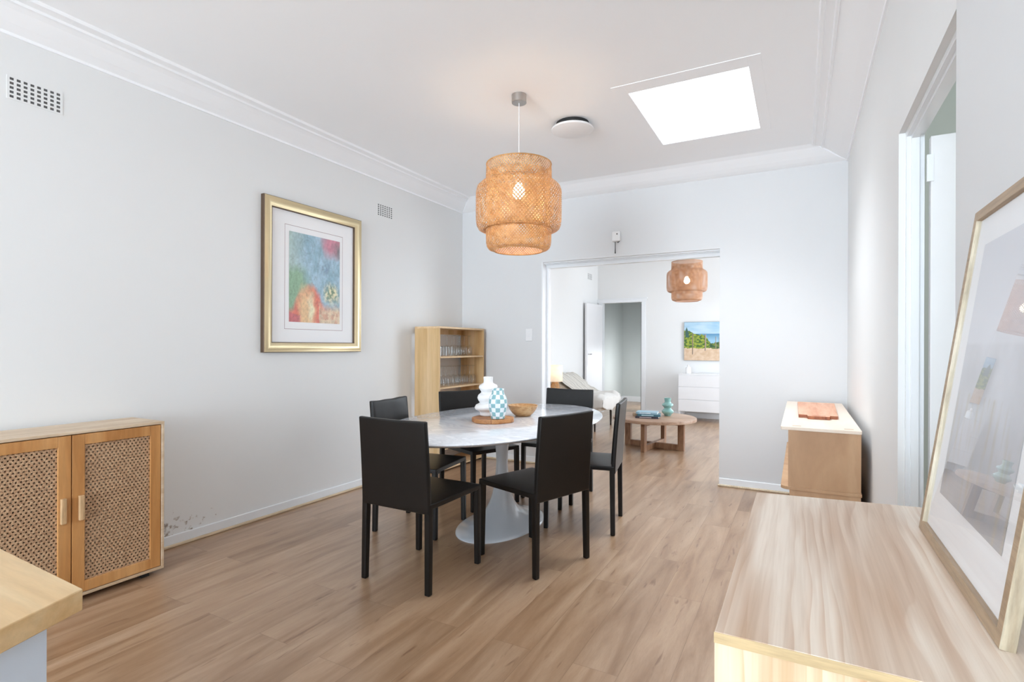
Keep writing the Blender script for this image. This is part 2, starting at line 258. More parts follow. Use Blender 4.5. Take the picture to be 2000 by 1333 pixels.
# ------------------------------------------------------------------ mesh helpers
def link(o): S.collection.objects.link(o)
class MB:
    def __init__(s): s.b = bmesh.new()
    def box(s, x0, x1, y0, y1, z0, z1, mi=0):
        v = [s.b.verts.new((x, y, z)) for z in (z0, z1) for y in (y0, y1) for x in (x0, x1)]
        for q in ((0, 2, 3, 1), (4, 5, 7, 6), (0, 1, 5, 4), (2, 6, 7, 3), (0, 4, 6, 2), (1, 3, 7, 5)):
            f = s.b.faces.new([v[i] for i in q]); f.material_index = mi
        return s
    def hexa(s, p, mi=0):
        v = [s.b.verts.new(q) for q in p]
        for q in ((0, 3, 2, 1), (4, 5, 6, 7), (0, 1, 5, 4), (1, 2, 6, 5), (2, 3, 7, 6), (3, 0, 4, 7)):
            f = s.b.faces.new([v[i] for i in q]); f.material_index = mi
        return s
    def prism(s, poly, z0, z1, mi=0):
        a = [s.b.verts.new((x, y, z0)) for x, y in poly]; c = [s.b.verts.new((x, y, z1)) for x, y in poly]; n = len(poly)
        s.b.faces.new(a[::-1]).material_index = mi; s.b.faces.new(c).material_index = mi
        for i in range(n): s.b.faces.new((a[i], a[(i+1) % n], c[(i+1) % n], c[i])).material_index = mi
        return s
    def lathe(s, prof, seg=48, cx=0, cy=0, sx=1, sy=1, off=None, twist=None, mi=0):
        rings = []
        for i, (r, z) in enumerate(prof):
            ring = []
            for k in range(seg):
                t = 2*PI*k/seg; rr = r
                if twist: rr, dz = twist(r, z, t)
                else: dz = 0
                ring.append(s.b.verts.new((cx+rr*sx*math.cos(t), cy+rr*sy*math.sin(t), z+dz)))
            rings.append(ring)
        for a, c in zip(rings, rings[1:]):
            for k in range(seg): s.b.faces.new((a[k], a[(k+1) % seg], c[(k+1) % seg], c[k])).material_index = mi
        if prof[0][0] > 0: s.b.faces.new(rings[0][::-1]).material_index = mi
        if prof[-1][0] > 0: s.b.faces.new(rings[-1]).material_index = mi
        return s
    def open_lathe(s, prof, seg=48, cx=0, cy=0):
        rings = [[s.b.verts.new((cx+r*math.cos(2*PI*k/seg), cy+r*math.sin(2*PI*k/seg), z)) for k in range(seg)] for r, z in prof]
        for a, c in zip(rings, rings[1:]):
            for k in range(seg): s.b.faces.new((a[k], a[(k+1) % seg], c[(k+1) % seg], c[k]))
        return s
    def tube(s, pts, r, seg=8):
        pts = [Vector(p) for p in pts]; rings = []
        for i, p in enumerate(pts):
            d = (pts[min(i+1, len(pts)-1)]-pts[max(i-1, 0)]).normalized(); a = d.orthogonal().normalized() if i == 0 else (rings_a - d*rings_a.dot(d)).normalized()
            rings_a = a; c = d.cross(a); rr = r[i] if isinstance(r, (list, tuple)) else r
            rings.append([s.b.verts.new(p+(a*math.cos(2*PI*k/seg)+c*math.sin(2*PI*k/seg))*rr) for k in range(seg)])
        for a, c in zip(rings, rings[1:]):
            for k in range(seg): s.b.faces.new((a[k], a[(k+1) % seg], c[(k+1) % seg], c[k]))
        s.b.faces.new(rings[0][::-1]); s.b.faces.new(rings[-1]); return s
    def build(s, name, mats, parent=None, smooth=False, bevel=0, seg=2, loc=None, rot=None, fix=True):
        if fix: bmesh.ops.recalc_face_normals(s.b, faces=s.b.faces)
        me = bpy.data.meshes.new(name); s.b.to_mesh(me); s.b.free()
        for mm in (mats if isinstance(mats, (list, tuple)) else [mats]): me.materials.append(mm)
        o = bpy.data.objects.new(name, me); link(o)
        if parent: o.parent = parent
        if loc: o.location = loc
        if rot: o.rotation_euler = rot
        if bevel:
            md = o.modifiers.new('bevel', 'BEVEL'); md.width = bevel; md.segments = seg; md.limit_method = 'ANGLE'; md.angle_limit = math.radians(40)
            smooth = True
        if smooth:
            for p in me.polygons: p.use_smooth = True
            if bevel: md2 = o.modifiers.new('wn', 'WEIGHTED_NORMAL'); md2.keep_sharp = True
            else:
                try: me.set_sharp_from_angle(angle=math.radians(42))
                except Exception: pass
        return o
def tag(o, label=None, cat=None, group=None, kind=None):
    if label: o['label'] = label
    if cat: o['category'] = cat
    if group: o['group'] = group
    if kind: o['kind'] = kind
    return o
def thing(name, label, cat, loc=(0, 0, 0), rz=0, group=None):
    o = bpy.data.objects.new(name, None); link(o); o.location = loc; o.rotation_euler = (0, 0, rz); o.empty_display_size = 0.1
    return tag(o, label, cat, group)
def struct(mb, name, mats, label=None, **k):
    o = mb.build(name, mats, **k); o['kind'] = 'structure'
    if label: o['label'] = label
    return o
def dup(root, loc, rz, label, group=None, name=None):
    r = root.copy(); link(r); r.location = loc; r.rotation_euler = (0, 0, rz); r['label'] = label
    if group: r['group'] = group
    for ch in list(root.children):
        c = ch.copy(); link(c); c.parent = r
        for g in ch.children:
            d = g.copy(); link(d); d.parent = c
    return r
def painted(name, nx, ny, w, h, fn, mat, parent, M):
    """flat print: local u in 0..1 across, v in 0..1 up, colours from fn(u, v) stored as paint; M maps (x,y) -> 3d"""
    me = bpy.data.meshes.new(name); vs = []; cols = []
    for j in range(ny+1):
        for i in range(nx+1):
            u, v = i/nx, j/ny; vs.append(M((u-0.5)*w, (v-0.5)*h)); cols.append(fn(u, v))
    fs = [(j*(nx+1)+i, j*(nx+1)+i+1, (j+1)*(nx+1)+i+1, (j+1)*(nx+1)+i) for j in range(ny) for i in range(nx)]
    me.from_pydata(vs, [], fs); me.materials.append(mat)
    at = me.color_attributes.new('paint', 'FLOAT_COLOR', 'POINT')
    for i, c in enumerate(cols): at.data[i].color = (c[0], c[1], c[2], 1)
    o = bpy.data.objects.new(name, me); link(o); o.parent = parent; return o
def nz(x, y, s, seed=0.0, oct=4):
    return noise.fractal(Vector((x*s+seed, y*s-seed, seed*0.37)), 1.0, 2.0, oct)
def lerp(a, b, t):
    t = max(0, min(1, t)); return tuple(a[i]*(1-t)+b[i]*t for i in range(3))

# ================================================================== the room
# floor
b = MB(); b.box(XL-0.2, 3.2, YN-0.1, 13.0, -0.06, 0); struct(b, 'floor', M_floor, 'light brown timber plank floor running through both rooms')
# ceiling with skylight hole
sx0, sx1, sy0, sy1 = -0.975, -0.27, 3.355, 4.335
b = MB()
b.box(XL-0.2, sx0, YN-0.1, 13.0, ZC, ZC+0.08).box(sx1, 3.2, YN-0.1, 13.0, ZC, ZC+0.08).box(sx0, sx1, YN-0.1, sy0, ZC, ZC+0.08).box(sx0, sx1, sy1, 13.0, ZC, ZC+0.08)
struct(b, 'ceiling', M_ceil, 'flat white plaster ceiling')
# left wall (both rooms)
b = MB(); b.box(XL-0.15, XL, YN, YF, 0, ZC); struct(b, 'wall_left', M_walll, 'off-white painted left wall with a mouldy patch above the skirting')
# back wall with wide opening
ox0, ox1, oz = -2.42, -0.646, 2.138
b = MB(); b.box(XL, ox0, YB, YB2, 0, ZC).box(ox1, XF, YB, YB2, 0, ZC).box(ox0, ox1, YB, YB2, oz, ZC)
struct(b, 'wall_back', M_wallr, 'off-white wall with the wide opening to the living room')
# right wall, door opening Y 1.605..2.555, near nib
XN, YO0, YO1, ZO = 0.320, 1.605, 2.555, 2.085
b = MB(); b.box(XR, XR+0.08, YO1, YB, 0, ZC).box(XR, XR+0.08, YO0, YO1, ZO, ZC)
struct(b, 'wall_right', M_wall, 'white painted right wall around the side doorway')
b = MB(); b.box(XN, XN+0.10, YN, YO0, 0, ZC); struct(b, 'wall_right_near', M_wallr, 'white painted wall behind the leaning framed picture')
# rear wall with window
b = MB(); b.box(XL, -3.2, YN-0.1, YN, 0, ZC).box(-0.05, XN, YN-0.1, YN, 0, ZC).box(-3.2, -0.05, YN-0.1, YN, 0, 0.25).box(-3.2, -0.05, YN-0.1, YN, 2.65, ZC)
struct(b, 'wall_rear', M_wall)
b = MB()
for x in (-3.2, -2.15, -1.1, -0.1): b.box(x, x+0.05, YN-0.08, YN-0.02, 0.25, 2.65)
b.box(-3.2, -0.05, YN-0.08, YN-0.02, 0.25, 0.31).box(-3.2, -0.05, YN-0.08, YN-0.02, 2.59, 2.65); struct(b, 'window_2', M_trim)
# living room shell
b = MB(); b.box(XL, -3.337, YF, YF+0.12, 0, ZC).box(-2.572, XF, YF, YF+0.12, 0, ZC).box(-3.337, -2.572, YF, YF+0.12, 2.075, ZC)
struct(b, 'wall_far', M_wall, 'white far wall of the living room with a dark doorway')
b = MB(); b.box(XF, XF+0.12, YB, 6.0, 0, ZC).box(XF, XF+0.12, 9.0, YF+0.12, 0, ZC).box(XF, XF+0.12, 6.0, 9.0, 0, 0.6).box(XF, XF+0.12, 6.0, 9.0, 2.4, ZC)
struct(b, 'wall_living_right', M_wall)
b = MB().box(XF+0.02, XF+0.08, 6.0, 6.06, 0.6, 2.4).box(XF+0.02, XF+0.08, 7.47, 7.53, 0.6, 2.4).box(XF+0.02, XF+0.08, 8.94, 9.0, 0.6, 2.4).box(XF+0.02, XF+0.08, 6, 9, 0.6, 0.66).box(XF+0.02, XF+0.08, 6, 9, 2.34, 2.4)
struct(b, 'window_3', M_trim)
# hall behind the dark doorway
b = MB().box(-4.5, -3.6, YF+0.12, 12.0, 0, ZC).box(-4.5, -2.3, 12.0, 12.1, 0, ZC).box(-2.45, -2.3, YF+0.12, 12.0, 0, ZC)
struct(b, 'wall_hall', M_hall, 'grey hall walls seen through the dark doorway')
b = MB().box(-3.6, -3.585, YF+0.12, 12.0, 0, 0.12).box(-3.6, -2.45, 11.985, 12.0, 0, 0.12); struct(b, 'baseboard_hall', M_trim)
b = MB().box(-2.98, -2.50, 11.93, 11.98, 0, 2.05); struct(b, 'door_3', plain('grey_green_door', (0.42, 0.50, 0.48), 0.4), 'grey green door at the end of the dark hall')
b = MB().box(-2.625, -2.588, YF+0.13, YF+0.85, 0.01, 2.05); struct(b, 'hall_dark_panel', M_black2, 'dark upright panel just inside the hall doorway')  # thin dark panel along the right edge of the hall doorway
# side room behind the right doorway
b = MB().box(2.3, 2.4, 0.5, 4.0, 0, ZC).box(XR+0.08, 2.4, 3.9, 4.0, 0, ZC).box(XN+0.10, 2.4, 0.5, 0.6, 0, ZC); struct(b, 'wall_side_room', plain('side_room_paint', (0.70, 0.74, 0.70), 0.6, var=0.01))

# cornices: stepped cove profile, offsets from the wall / drop from ceiling
prof = [(0.0, 2.768), (0.010, 2.768), (0.012, 2.782), (0.035, 2.790), (0.070, 2.803), (0.105, 2.820), (0.140, 2.838), (0.178, 2.852), (0.180, 2.846), (0.192, 2.846), (0.197, 2.858), (0.236, 2.860), (0.240, 2.854), (0.256, 2.854), (0.262, ZC), (0.0, ZC)]
prof_plain = [(0.0, 2.778), (0.02, 2.781), (0.06, 2.792), (0.11, 2.810), (0.16, 2.832), (0.21, 2.855), (0.262, ZC), (0.0, ZC)]
def cornice(name, axis, wall, sign, a0, a1, label, prof=prof):
    bm = MB(); n = len(prof); rings = []
    for a in (a0, a1):
        ring = []
        for d, z in prof:
            # mitre
            aa = a + (d if a == a0 else -d)*MIT
            p = (wall+sign*d, aa, z) if axis == 'Y' else (aa, wall+sign*d, z)
            ring.append(bm.b.verts.new(p))
        rings.append(ring)
    for i in range(n): bm.b.faces.new((rings[0][i], rings[0][(i+1) % n], rings[1][(i+1) % n], rings[1][i]))
    bm.b.faces.new(rings[0]); bm.b.faces.new(rings[1][::-1])
    return struct(bm, name, M_ceil, label)
MIT = 1
cornice('trim_1', 'Y', XL, 1, YN, YB, 'white stepped plaster cornice along the left wall')
cornice('trim_2', 'X', YB, -1, XL, XR, 'white plaster cornice above the wide opening', prof_plain)
cornice('trim_3', 'Y', XR, -1, YO0, YB, 'white plaster cornice along the right wall')
MIT = 0
cornice('trim_4', 'Y', XN, -1, YN, YO0, None)

# skirting and quad
def skirt(name, x0, x1, y0, y1, h=0.072): return struct(MB().box(x0, x1, y0, y1, 0, h), name, M_trim, bevel=0.006)
skirt('baseboard_left', XL, XL+0.014, YN, YB)
skirt('baseboard_back', XL+0.014, ox0, YB-0.014, YB); skirt('baseboard_back_right', ox1, XR, YB-0.014, YB)
skirt('baseboard_right', XR-0.012, XR, YO1+0.03, YB-0.014)
skirt('baseboard_living_left', XL, XL+0.014, YB2, YF, 0.09); skirt('baseboard_far', -2.50, XF, YF-0.014, YF, 0.09)
def quadm(name, x0, x1, y0, y1): return struct(MB().box(x0, x1, y0, y1, 0, 0.018), name, M_quad, bevel=0.006)
quadm('trim_5', XL+0.014, XL+0.032, YN, YB-0.014); quadm('trim_6', XL+0.032, ox0, YB-0.032, YB-0.014); quadm('trim_7', ox1-0.01, XR-0.012, YB-0.03, YB-0.014)

# opening lining: head track and far side stops
b = MB().box(ox0, ox1, YB+0.09, YB2+0.01, 2.085, oz).box(ox0, ox1, YB+0.03, YB+0.045, oz-0.012, oz).box(ox0, ox1, YB+0.065, YB+0.075, oz-0.02, oz)
b.box(ox0, ox0+0.035, YB+0.10, YB2+0.01, 0, 2.085).box(ox1-0.012, ox1, YB+0.10, YB2+0.01, 0, 2.085).box(ox0, ox0+0.012, YB+0.0, YB+0.10, 0, oz)
struct(b, 'trim_8', M_trim, 'white glossy lining and head track of the wide opening')
# right doorway frame (rebated), door leaf and hinge
b = MB().box(0.356, 0.412, YO1-0.022, YO1, 0, ZO-0.022).box(0.356, 0.412, YO0, YO1, ZO-0.022, ZO).box(0.37, 0.395, YO1-0.034, YO1-0.022, 0, ZO-0.034).box(0.37, 0.395, YO0, YO1-0.022, ZO-0.034, ZO-0.022)
struct(b, 'trim_9', M_trim, 'white timber frame of the side doorway')
dr = MB().box(0, 0.86, 0, 0.035, 0, 2.03).build('door_1', M_white, loc=(0.425, 2.50, 0.012), bevel=0.003); tag(dr, 'white door standing open into the side room', kind='structure')
MB().box(-0.012, 0.008, -0.006, 0.004, 0, 0.10).build('hinge', M_trim, dr, loc=(0, 0, 1.86))
# far door frame + leaf folded against the left wall
b = MB().box(-3.40, -3.337, YF-0.016, YF, 0, 2.14).box(-2.572, -2.505, YF-0.016, YF, 0, 2.14).box(-3.42, -2.49, YF-0.018, YF, 2.075, 2.14).box(-3.44, -2.47, YF-0.026, YF, 2.135, 2.15)
b.box(-3.337, -3.325, YF, YF+0.12, 0, 2.075).box(-2.584, -2.572, YF, YF+0.12, 0, 2.075)
struct(b, 'trim_10', M_trim, 'white architrave around the dark hall doorway')
dl = MB().box(0, 0.76, -0.018, 0.018, 0, 2.02).build('door_2', M_white, loc=(-3.335, YF-0.03, 0.01), rot=(0, 0, -PI/2-0.045), bevel=0.003)
tag(dl, 'white door folded back against the living room left wall', kind='structure')
MB().box(0.69, 0.735, 0.018, 0.022, 0.90, 1.16).build('lock_plate', M_white, dl, bevel=0.001)
MB().tube([(0.71, 0.018, 1.10), (0.71, 0.06, 1.10), (0.64, 0.062, 1.10)], 0.009, 10).build('door_handle', M_chrome, dl, smooth=True)
# skylight
b = MB(); fz0, fz1 = ZC-0.0035, ZC+0.002
X0, X1, Y0, Y1 = -1.055, -0.20, 3.235, 4.40
b.box(X0, sx0, Y0, Y1, fz0, fz1).box(sx1, X1, Y0, Y1, fz0, fz1).box(sx0, sx1, Y0, sy0, fz0, fz1).box(sx0, sx1, sy1, Y1, fz0, fz1)
sk = struct(b, 'window_1', M_ceil, 'square ceiling skylight glowing white in a flat white frame', bevel=0.001)
MB().box(sx0, sx1, sy0, sy1, ZC+0.004, ZC+0.012).build('diffuser_pane', emis('skylight_diffuser', (0.90, 0.95, 1, 1), 1.6), sk)

# ================================================================== dining table
tx, ty = -1.852, 3.283
t = thing('dining_table', 'white oval marble-topped pedestal table in the middle of the dining room', 'table', (tx, ty, 0))
ta, tb = 0.638, 1.09
MB().lathe([(0.90, 0.706), (0.955, 0.712), (0.992, 0.724), (1.0, 0.730), (0.998, 0.734), (0.992, 0.737), (0.5, 0.737), (0.0, 0.737)], 128, 0, 0, ta, tb).build('table_top', M_marble, t, smooth=True)
pr = [(1.0, 0.0), (1.0, 0.006), (0.985, 0.012), (0.93, 0.020), (0.80, 0.033), (0.64, 0.050), (0.50, 0.076), (0.385, 0.112), (0.30, 0.160), (0.235, 0.220), (0.187, 0.300), (0.158, 0.380), (0.148, 0.44), (0.152, 0.50), (0.175, 0.56), (0.215, 0.61), (0.27, 0.65), (0.34, 0.68), (0.44, 0.700), (0.52, 0.706)]
b = MB(); rings = []; seg = 72
for r, z in pr:
    rx = 0.262*r; ry = 0.43*r if r > 0.5 else 0.43*r*(0.62+0.38*r/0.5)
    rings.append([b.b.verts.new((rx*math.cos(2*PI*k/seg), ry*math.sin(2*PI*k/seg), z)) for k in range(seg)])
for a, c in zip(rings, rings[1:]):
    for k in range(seg): b.b.faces.new((a[k], a[(k+1) % seg], c[(k+1) % seg], c[k]))
b.b.faces.new(rings[0][::-1]); b.b.faces.new(rings[-1])
b.build('pedestal', M_base, t, smooth=True)

# ================================================================== dining chairs (local: faces +Y, legs on a 0.43 x 0.46 rectangle)
def make_chair(label):
    c = thing('dining_chair', label, 'chair', (0, 0, 0), 0, 'black leather chairs around the marble table')
    L = 0.016
    def leg(x, y, top, dx=0, dy=0):
        b = MB(); w0, w1 = 0.0150, 0.0172
        b.hexa([(x-w0+dx, y-w0+dy, 0), (x+w0+dx, y-w0+dy, 0), (x+w0+dx, y+w0+dy, 0), (x-w0+dx, y+w0+dy, 0), (x-w1, y-w1, top), (x+w1, y-w1, top), (x+w1, y+w1, top), (x-w1, y+w1, top)])
        return b.build('leg', M_black, c, bevel=0.005)
    leg(-0.209, 0.224, 0.44, -0.004, 0.004); leg(0.209, 0.224, 0.44, 0.004, 0.004)
    leg(-0.209, -0.222, 0.44, -0.004, -0.006); leg(0.209, -0.222, 0.44, 0.004, -0.006)
    # seat: frame rim + slightly crowned pad
    b = MB(); n = 10; top = []; bot = []
    for j in range(n+1):
        for i in range(n+1):
            u, v = i/n*2-1, j/n*2-1
            cr = 0.007*(1-u**4)*(1-v**4)
            top.append(b.b.verts.new((u*0.226, 0.002+v*0.238, 0.456+cr)))
            bot.append(b.b.verts.new((u*0.226, 0.002+v*0.238, 0.427)))
    g = lambda a, i, j: a[j*(n+1)+i]
    for j in range(n):
        for i in range(n):
            b.b.faces.new((g(top, i, j), g(top, i+1, j), g(top, i+1, j+1), g(top, i, j+1)))
            b.b.faces.new((g(bot, i, j), g(bot, i, j+1), g(bot, i+1, j+1), g(bot, i+1, j)))
    for i in range(n):
        b.b.faces.new((g(bot, i, 0), g(bot, i+1, 0), g(top, i+1, 0), g(top, i, 0))); b.b.faces.new((g(bot, i+1, n), g(bot, i, n), g(top, i, n), g(top, i+1, n)))
        b.b.faces.new((g(bot, 0, i+1), g(bot, 0, i), g(top, 0, i), g(top, 0, i+1))); b.b.faces.new((g(bot, n, i), g(bot, n, i+1), g(top, n, i+1), g(top, n, i)))
    b.build('seat', M_black, c, bevel=0.005)
    # back: leather sleeve, wraps from seat up, leans back
    b = MB(); nx, ny = 12, 16; fr = []; bk = []
    for j in range(ny+1):
        v = j/ny; z = 0.405+v*0.470; yb = -0.229-0.032*v**1.3
        wd = 0.224-0.004*v
        for i in range(nx+1):
            u = i/nx*2-1; sag = 0.004*(1-u*u)*v
            sink = 0.006*(1-u**6)*math.sin(PI*min(1, v*1.02))
            zz = z-(sag if j == ny else 0)
            edge = 0.014
            fr.append(b.b.verts.new((u*wd, yb+edge-sink*0.4, zz))); bk.append(b.b.verts.new((u*wd, yb-edge+sink*0.4, zz)))
    g = lambda a, i, j: a[j*(nx+1)+i]
    for j in range(ny):
        for i in range(nx):
            b.b.faces.new((g(fr, i, j), g(fr, i+1, j), g(fr, i+1, j+1), g(fr, i, j+1))); b.b.faces.new((g(bk, i, j), g(bk, i, j+1), g(bk, i+1, j+1), g(bk, i+1, j)))
        b.b.faces.new((g(fr, 0, j), g(fr, 0, j+1), g(bk, 0, j+1), g(bk, 0, j))); b.b.faces.new((g(fr, nx, j), g(bk, nx, j), g(bk, nx, j+1), g(fr, nx, j+1)))
    for i in range(nx):
        b.b.faces.new((g(fr, i, 0), g(bk, i, 0), g(bk, i+1, 0), g(fr, i+1, 0))); b.b.faces.new((g(fr, i, ny), g(fr, i+1, ny), g(bk, i+1, ny), g(bk, i, ny)))
    b.build('backrest', M_black, c, bevel=0.008, seg=3)
    for sx in (-1, 1):
        MB().tube([(sx*0.2165, -0.229-0.032*(k/8)**1.3+0.0125, 0.47+0.40*k/8) for k in range(9)], 0.0022, 6).build('piping', M_black, c, smooth=True)
    return c
CH = {
 'A': ([(-2.061, 2.155), (-1.634, 2.143), (-1.628, 2.614), (-2.059, 2.621)], 'black leather dining chair nearest the camera at the left end, its back turned to us'),
 'B': ([(-1.238, 2.581), (-1.116, 2.991), (-1.556, 3.142), (-1.671, 2.725)], 'black leather dining chair in front of the table, angled, hiding part of the pedestal'),
 'C': ([(-2.519, 2.73), (-2.586, 3.148), (-2.128, 3.214), (-2.061, 2.794)], 'black leather dining chair with a puckered grey-looking back nearest the left wall'),
 'D': ([(-2.57, 3.579), (-2.435, 3.963), (-2.012, 3.783), (-2.147, 3.399)], 'black leather dining chair behind the table in front of the tall glassware shelf'),
 'E': ([(-1.083, 3.421), (-1.168, 3.857), (-1.621, 3.77), (-1.538, 3.343)], 'black leather dining chair seen side-on at the right of the table'),
 'F': ([(-1.587, 4.335), (-2.02, 4.335), (-2.009, 3.867), (-1.587, 3.856)], 'black leather dining chair at the far end of the table, before the opening')}
proto = None
for k, (pts, lab) in CH.items():
    cx = sum(p[0] for p in pts)/4; cy = sum(p[1] for p in pts)/4
    if k == 'F':
        ang = -PI/2; cy = 4.150
    else:
        rx = (pts[0][0]+pts[1][0])/2; ry = (pts[0][1]+pts[1][1])/2; fx = (pts[2][0]+pts[3][0])/2; fy = (pts[2][1]+pts[3][1])/2
        ang = math.atan2(fy-ry, fx-rx)
    rz = ang-PI/2
    if proto is None:
        proto = make_chair(lab); proto.location = (cx, cy, 0); proto.rotation_euler = (0, 0, rz); o = proto
    else: o = dup(proto, (cx, cy, 0), rz, lab)
    if k == 'C':   # creased leather
        bkr = [c for c in o.children if c.name.startswith('backrest')][0]; bkr.data = bkr.data.copy()
        for v in bkr.data.vertices:
            x, z = v.co.x, v.co.z
            if v.co.y > -0.246: v.co.y += 0.0055*math.sin(x*34+abs(x)*z*60)*max(0, (z-0.6)/0.27)
            if z > 0.86: v.co.z += 0.0015*math.sin(x*38)
        bkr['label'] = 'puckered creased leather back'

# ================================================================== pendant lamps
SH = [(0.208, 2.42), (0.210, 2.395), (0.211, 2.36), (0.212, 2.325), (0.216, 2.308), (0.245, 2.293), (0.266, 2.272), (0.275, 2.245), (0.276, 2.19), (0.276, 2.12), (0.275, 2.06), (0.270, 2.025), (0.258, 2.003), (0.236, 1.992), (0.216, 1.997), (0.210, 1.985), (0.210, 1.95), (0.209, 1.915), (0.203, 1.888), (0.190, 1.873), (0.160, 1.866)]
INN = [(0.204, 2.36), (0.204, 2.25), (0.204, 2.12), (0.204, 1.99)]
def resamp(prof, n):
    d = [0]
    for a, c in zip(prof, prof[1:]): d.append(d[-1]+math.hypot(c[0]-a[0], c[1]-a[1]))
    out = []
    for i in range(n+1):
        s = d[-1]*i/n; k = 0
        while k < len(d)-2 and d[k+1] < s: k += 1
        f = (s-d[k])/(d[k+1]-d[k]); out.append((prof[k][0]*(1-f)+prof[k+1][0]*f, prof[k][1]*(1-f)+prof[k+1][1]*f))
    return out, d[-1]
def weave(bm, prof, nstr, w, n=60, off=0.0):
    P, L = resamp(prof, n)
    for sgn in (-1, 1):
        for q in range(nstr):
            th = 2*PI*q/nstr+off; prev = None
            for i, (r, z) in enumerate(P):
                if i > 0: th += sgn*(math.hypot(P[i][0]-P[i-1][0], P[i][1]-P[i-1][1]))/max(0.2, r)*0.9
                # over/under weave
                rr = r+sgn*0.0012
                # tangent perp in surface: width direction is mostly horizontal for 45deg strips
                dt = w/2/rr*0.75
                j0 = P[max(i-1, 0)]; j1 = P[min(i+1, n)]; tl = math.hypot(j1[0]-j0[0], j1[1]-j0[1]) or 1
                dr, dz = (j1[0]-j0[0])/tl, (j1[1]-j0[1])/tl
                e = w/2*0.66*sgn
                a = bm.b.verts.new(((rr+dr*e)*math.cos(th-dt), (rr+dr*e)*math.sin(th-dt), z+dz*e))
                c = bm.b.verts.new(((rr-dr*e)*math.cos(th+dt), (rr-dr*e)*math.sin(th+dt), z-dz*e))
                if prev: bm.b.faces.new((prev[0], prev[1], c, a))
                prev = (a, c)
def pendant(loc, dz, label, mat, lit, drop=0.0):
    t = thing('pendant_lamp', label, 'lamp', (loc[0], loc[1], 0), 0)
    S1 = [(r, z+dz) for r, z in SH]; S2 = [(r, z+dz) for r, z in INN]
    b = MB(); weave(b, S1, 74, 0.0066); weave(b, S2, 58, 0.0052, 30, 0.03)
    b.build('lamp_shade', mat, t, fix=False)
    for r, z, q in ((0.208, 2.42, 0.0045), (0.160, 1.866, 0.0045), (0.216, 1.997, 0.003)):
        MB().tube([((r)*math.cos(2*PI*k/48), r*math.sin(2*PI*k/48), z+dz) for k in range(49)], q, 6).build('rim', mat, t, smooth=True)
    MB().lathe([(0.046, ZC-0.052), (0.048, ZC-0.05), (0.048, ZC), (0.0, ZC)], 32).build('ceiling_rose', M_nickel, t, smooth=True)
    MB().tube([(0, 0, ZC-0.05), (0, 0, 2.36+dz-drop)], 0.0028, 8).build('cord', M_white, t, smooth=True)
    MB().lathe([(0.0, 2.37+dz-drop), (0.02, 2.37+dz-drop), (0.02, 2.30+dz-drop), (0.0, 2.30+dz-drop)], 16).build('bulb_holder', M_white, t, smooth=True)
    b = MB()
    for k in range(3):
        a = 2*PI*k/3+0.4; b.tube([(0.02*math.cos(a), 0.02*math.sin(a), 2.335+dz), (0.212*math.cos(a), 0.212*math.sin(a), 2.335+dz)], 0.0016, 6)
    b.build('spider_frame', M_white, t)
    bp = [(0.018, 2.30), (0.024, 2.285), (0.036, 2.262), (0.040, 2.24), (0.036, 2.218), (0.022, 2.203), (0.0, 2.199)]
    MB().lathe([(r, z+dz-drop) for r, z in bp], 24).build('bulb', emis('bulb_glow_'+('on' if lit > 20 else 'dim'), (1.0, 0.86, 0.64, 1), lit), t, smooth=True)
    return t
pl = pendant((-1.604, 3.051), 0.0, 'large tiered woven bamboo pendant lamp, lit, hanging above the dining table', M_rat, 22)
l = bpy.data.lights.new('pendant_bulb_light', 'POINT'); l.energy = 1.8; l.color = (1, 0.82, 0.6); l.shadow_soft_size = 0.05
lo = bpy.data.objects.new('pendant_bulb_light', l); link(lo); lo.location = (-1.604, 3.051, 2.15)
pendant((-1.42, 7.81), 0.03, 'tiered woven bamboo pendant lamp hanging in the living room beyond the opening', M_rat2, 16, 0.09)

# flush ceiling light
t = thing('ceiling_light', 'round white flush ceiling light with a black upper ring', 'ceiling light', (-1.465, 3.62, 0))
MB().lathe([(0.118, ZC), (0.118, ZC-0.038), (0.0, ZC-0.038)], 48).build('mount_ring', M_dark, t, smooth=True)
MB().lathe([(0.0, ZC-0.036), (0.146, ZC-0.036), (0.152, ZC-0.042), (0.150, ZC-0.052), (0.120, ZC-0.062), (0.06, ZC-0.068), (0.0, ZC-0.069)], 48).build('light_cover', M_white, t, smooth=True)

# ================================================================== wall vents
def vent(loc, label, w, h, nx, ny, group=None):
    t = thing('wall_vent', label, 'vent', loc, 0)
    MB().box(0.0004, 0.0012, -w/2+0.004, w/2-0.004, 0.004, h-0.004).build('backing', M_grille, t)
    b = MB(); px, pz = w/nx, h/ny
    fx, fz = 0.42*px, 0.42*pz
    for i in range(nx+1): b.box(0.0003, 0.0024, -w/2+i*px-fx/2, -w/2+i*px+fx/2, -0.003, h+0.003)
    for j in range(ny+1): b.box(0.0003, 0.0023, -w/2, w/2, j*pz-fz/2, j*pz+fz/2)
    b.build('grille', M_wall, t); return t
vent((XL, 1.235, 2.462), 'pierced plaster wall vent high on the left wall near the top left corner', 0.215, 0.108, 8, 5)
vent((XL, 3.828, 2.452), 'pierced plaster wall vent beside the gold framed print', 0.205, 0.108, 7, 6)
vent((XL, 9.34, 2.48), 'small wall vent high on the living room left wall', 0.22, 0.11, 7, 5)

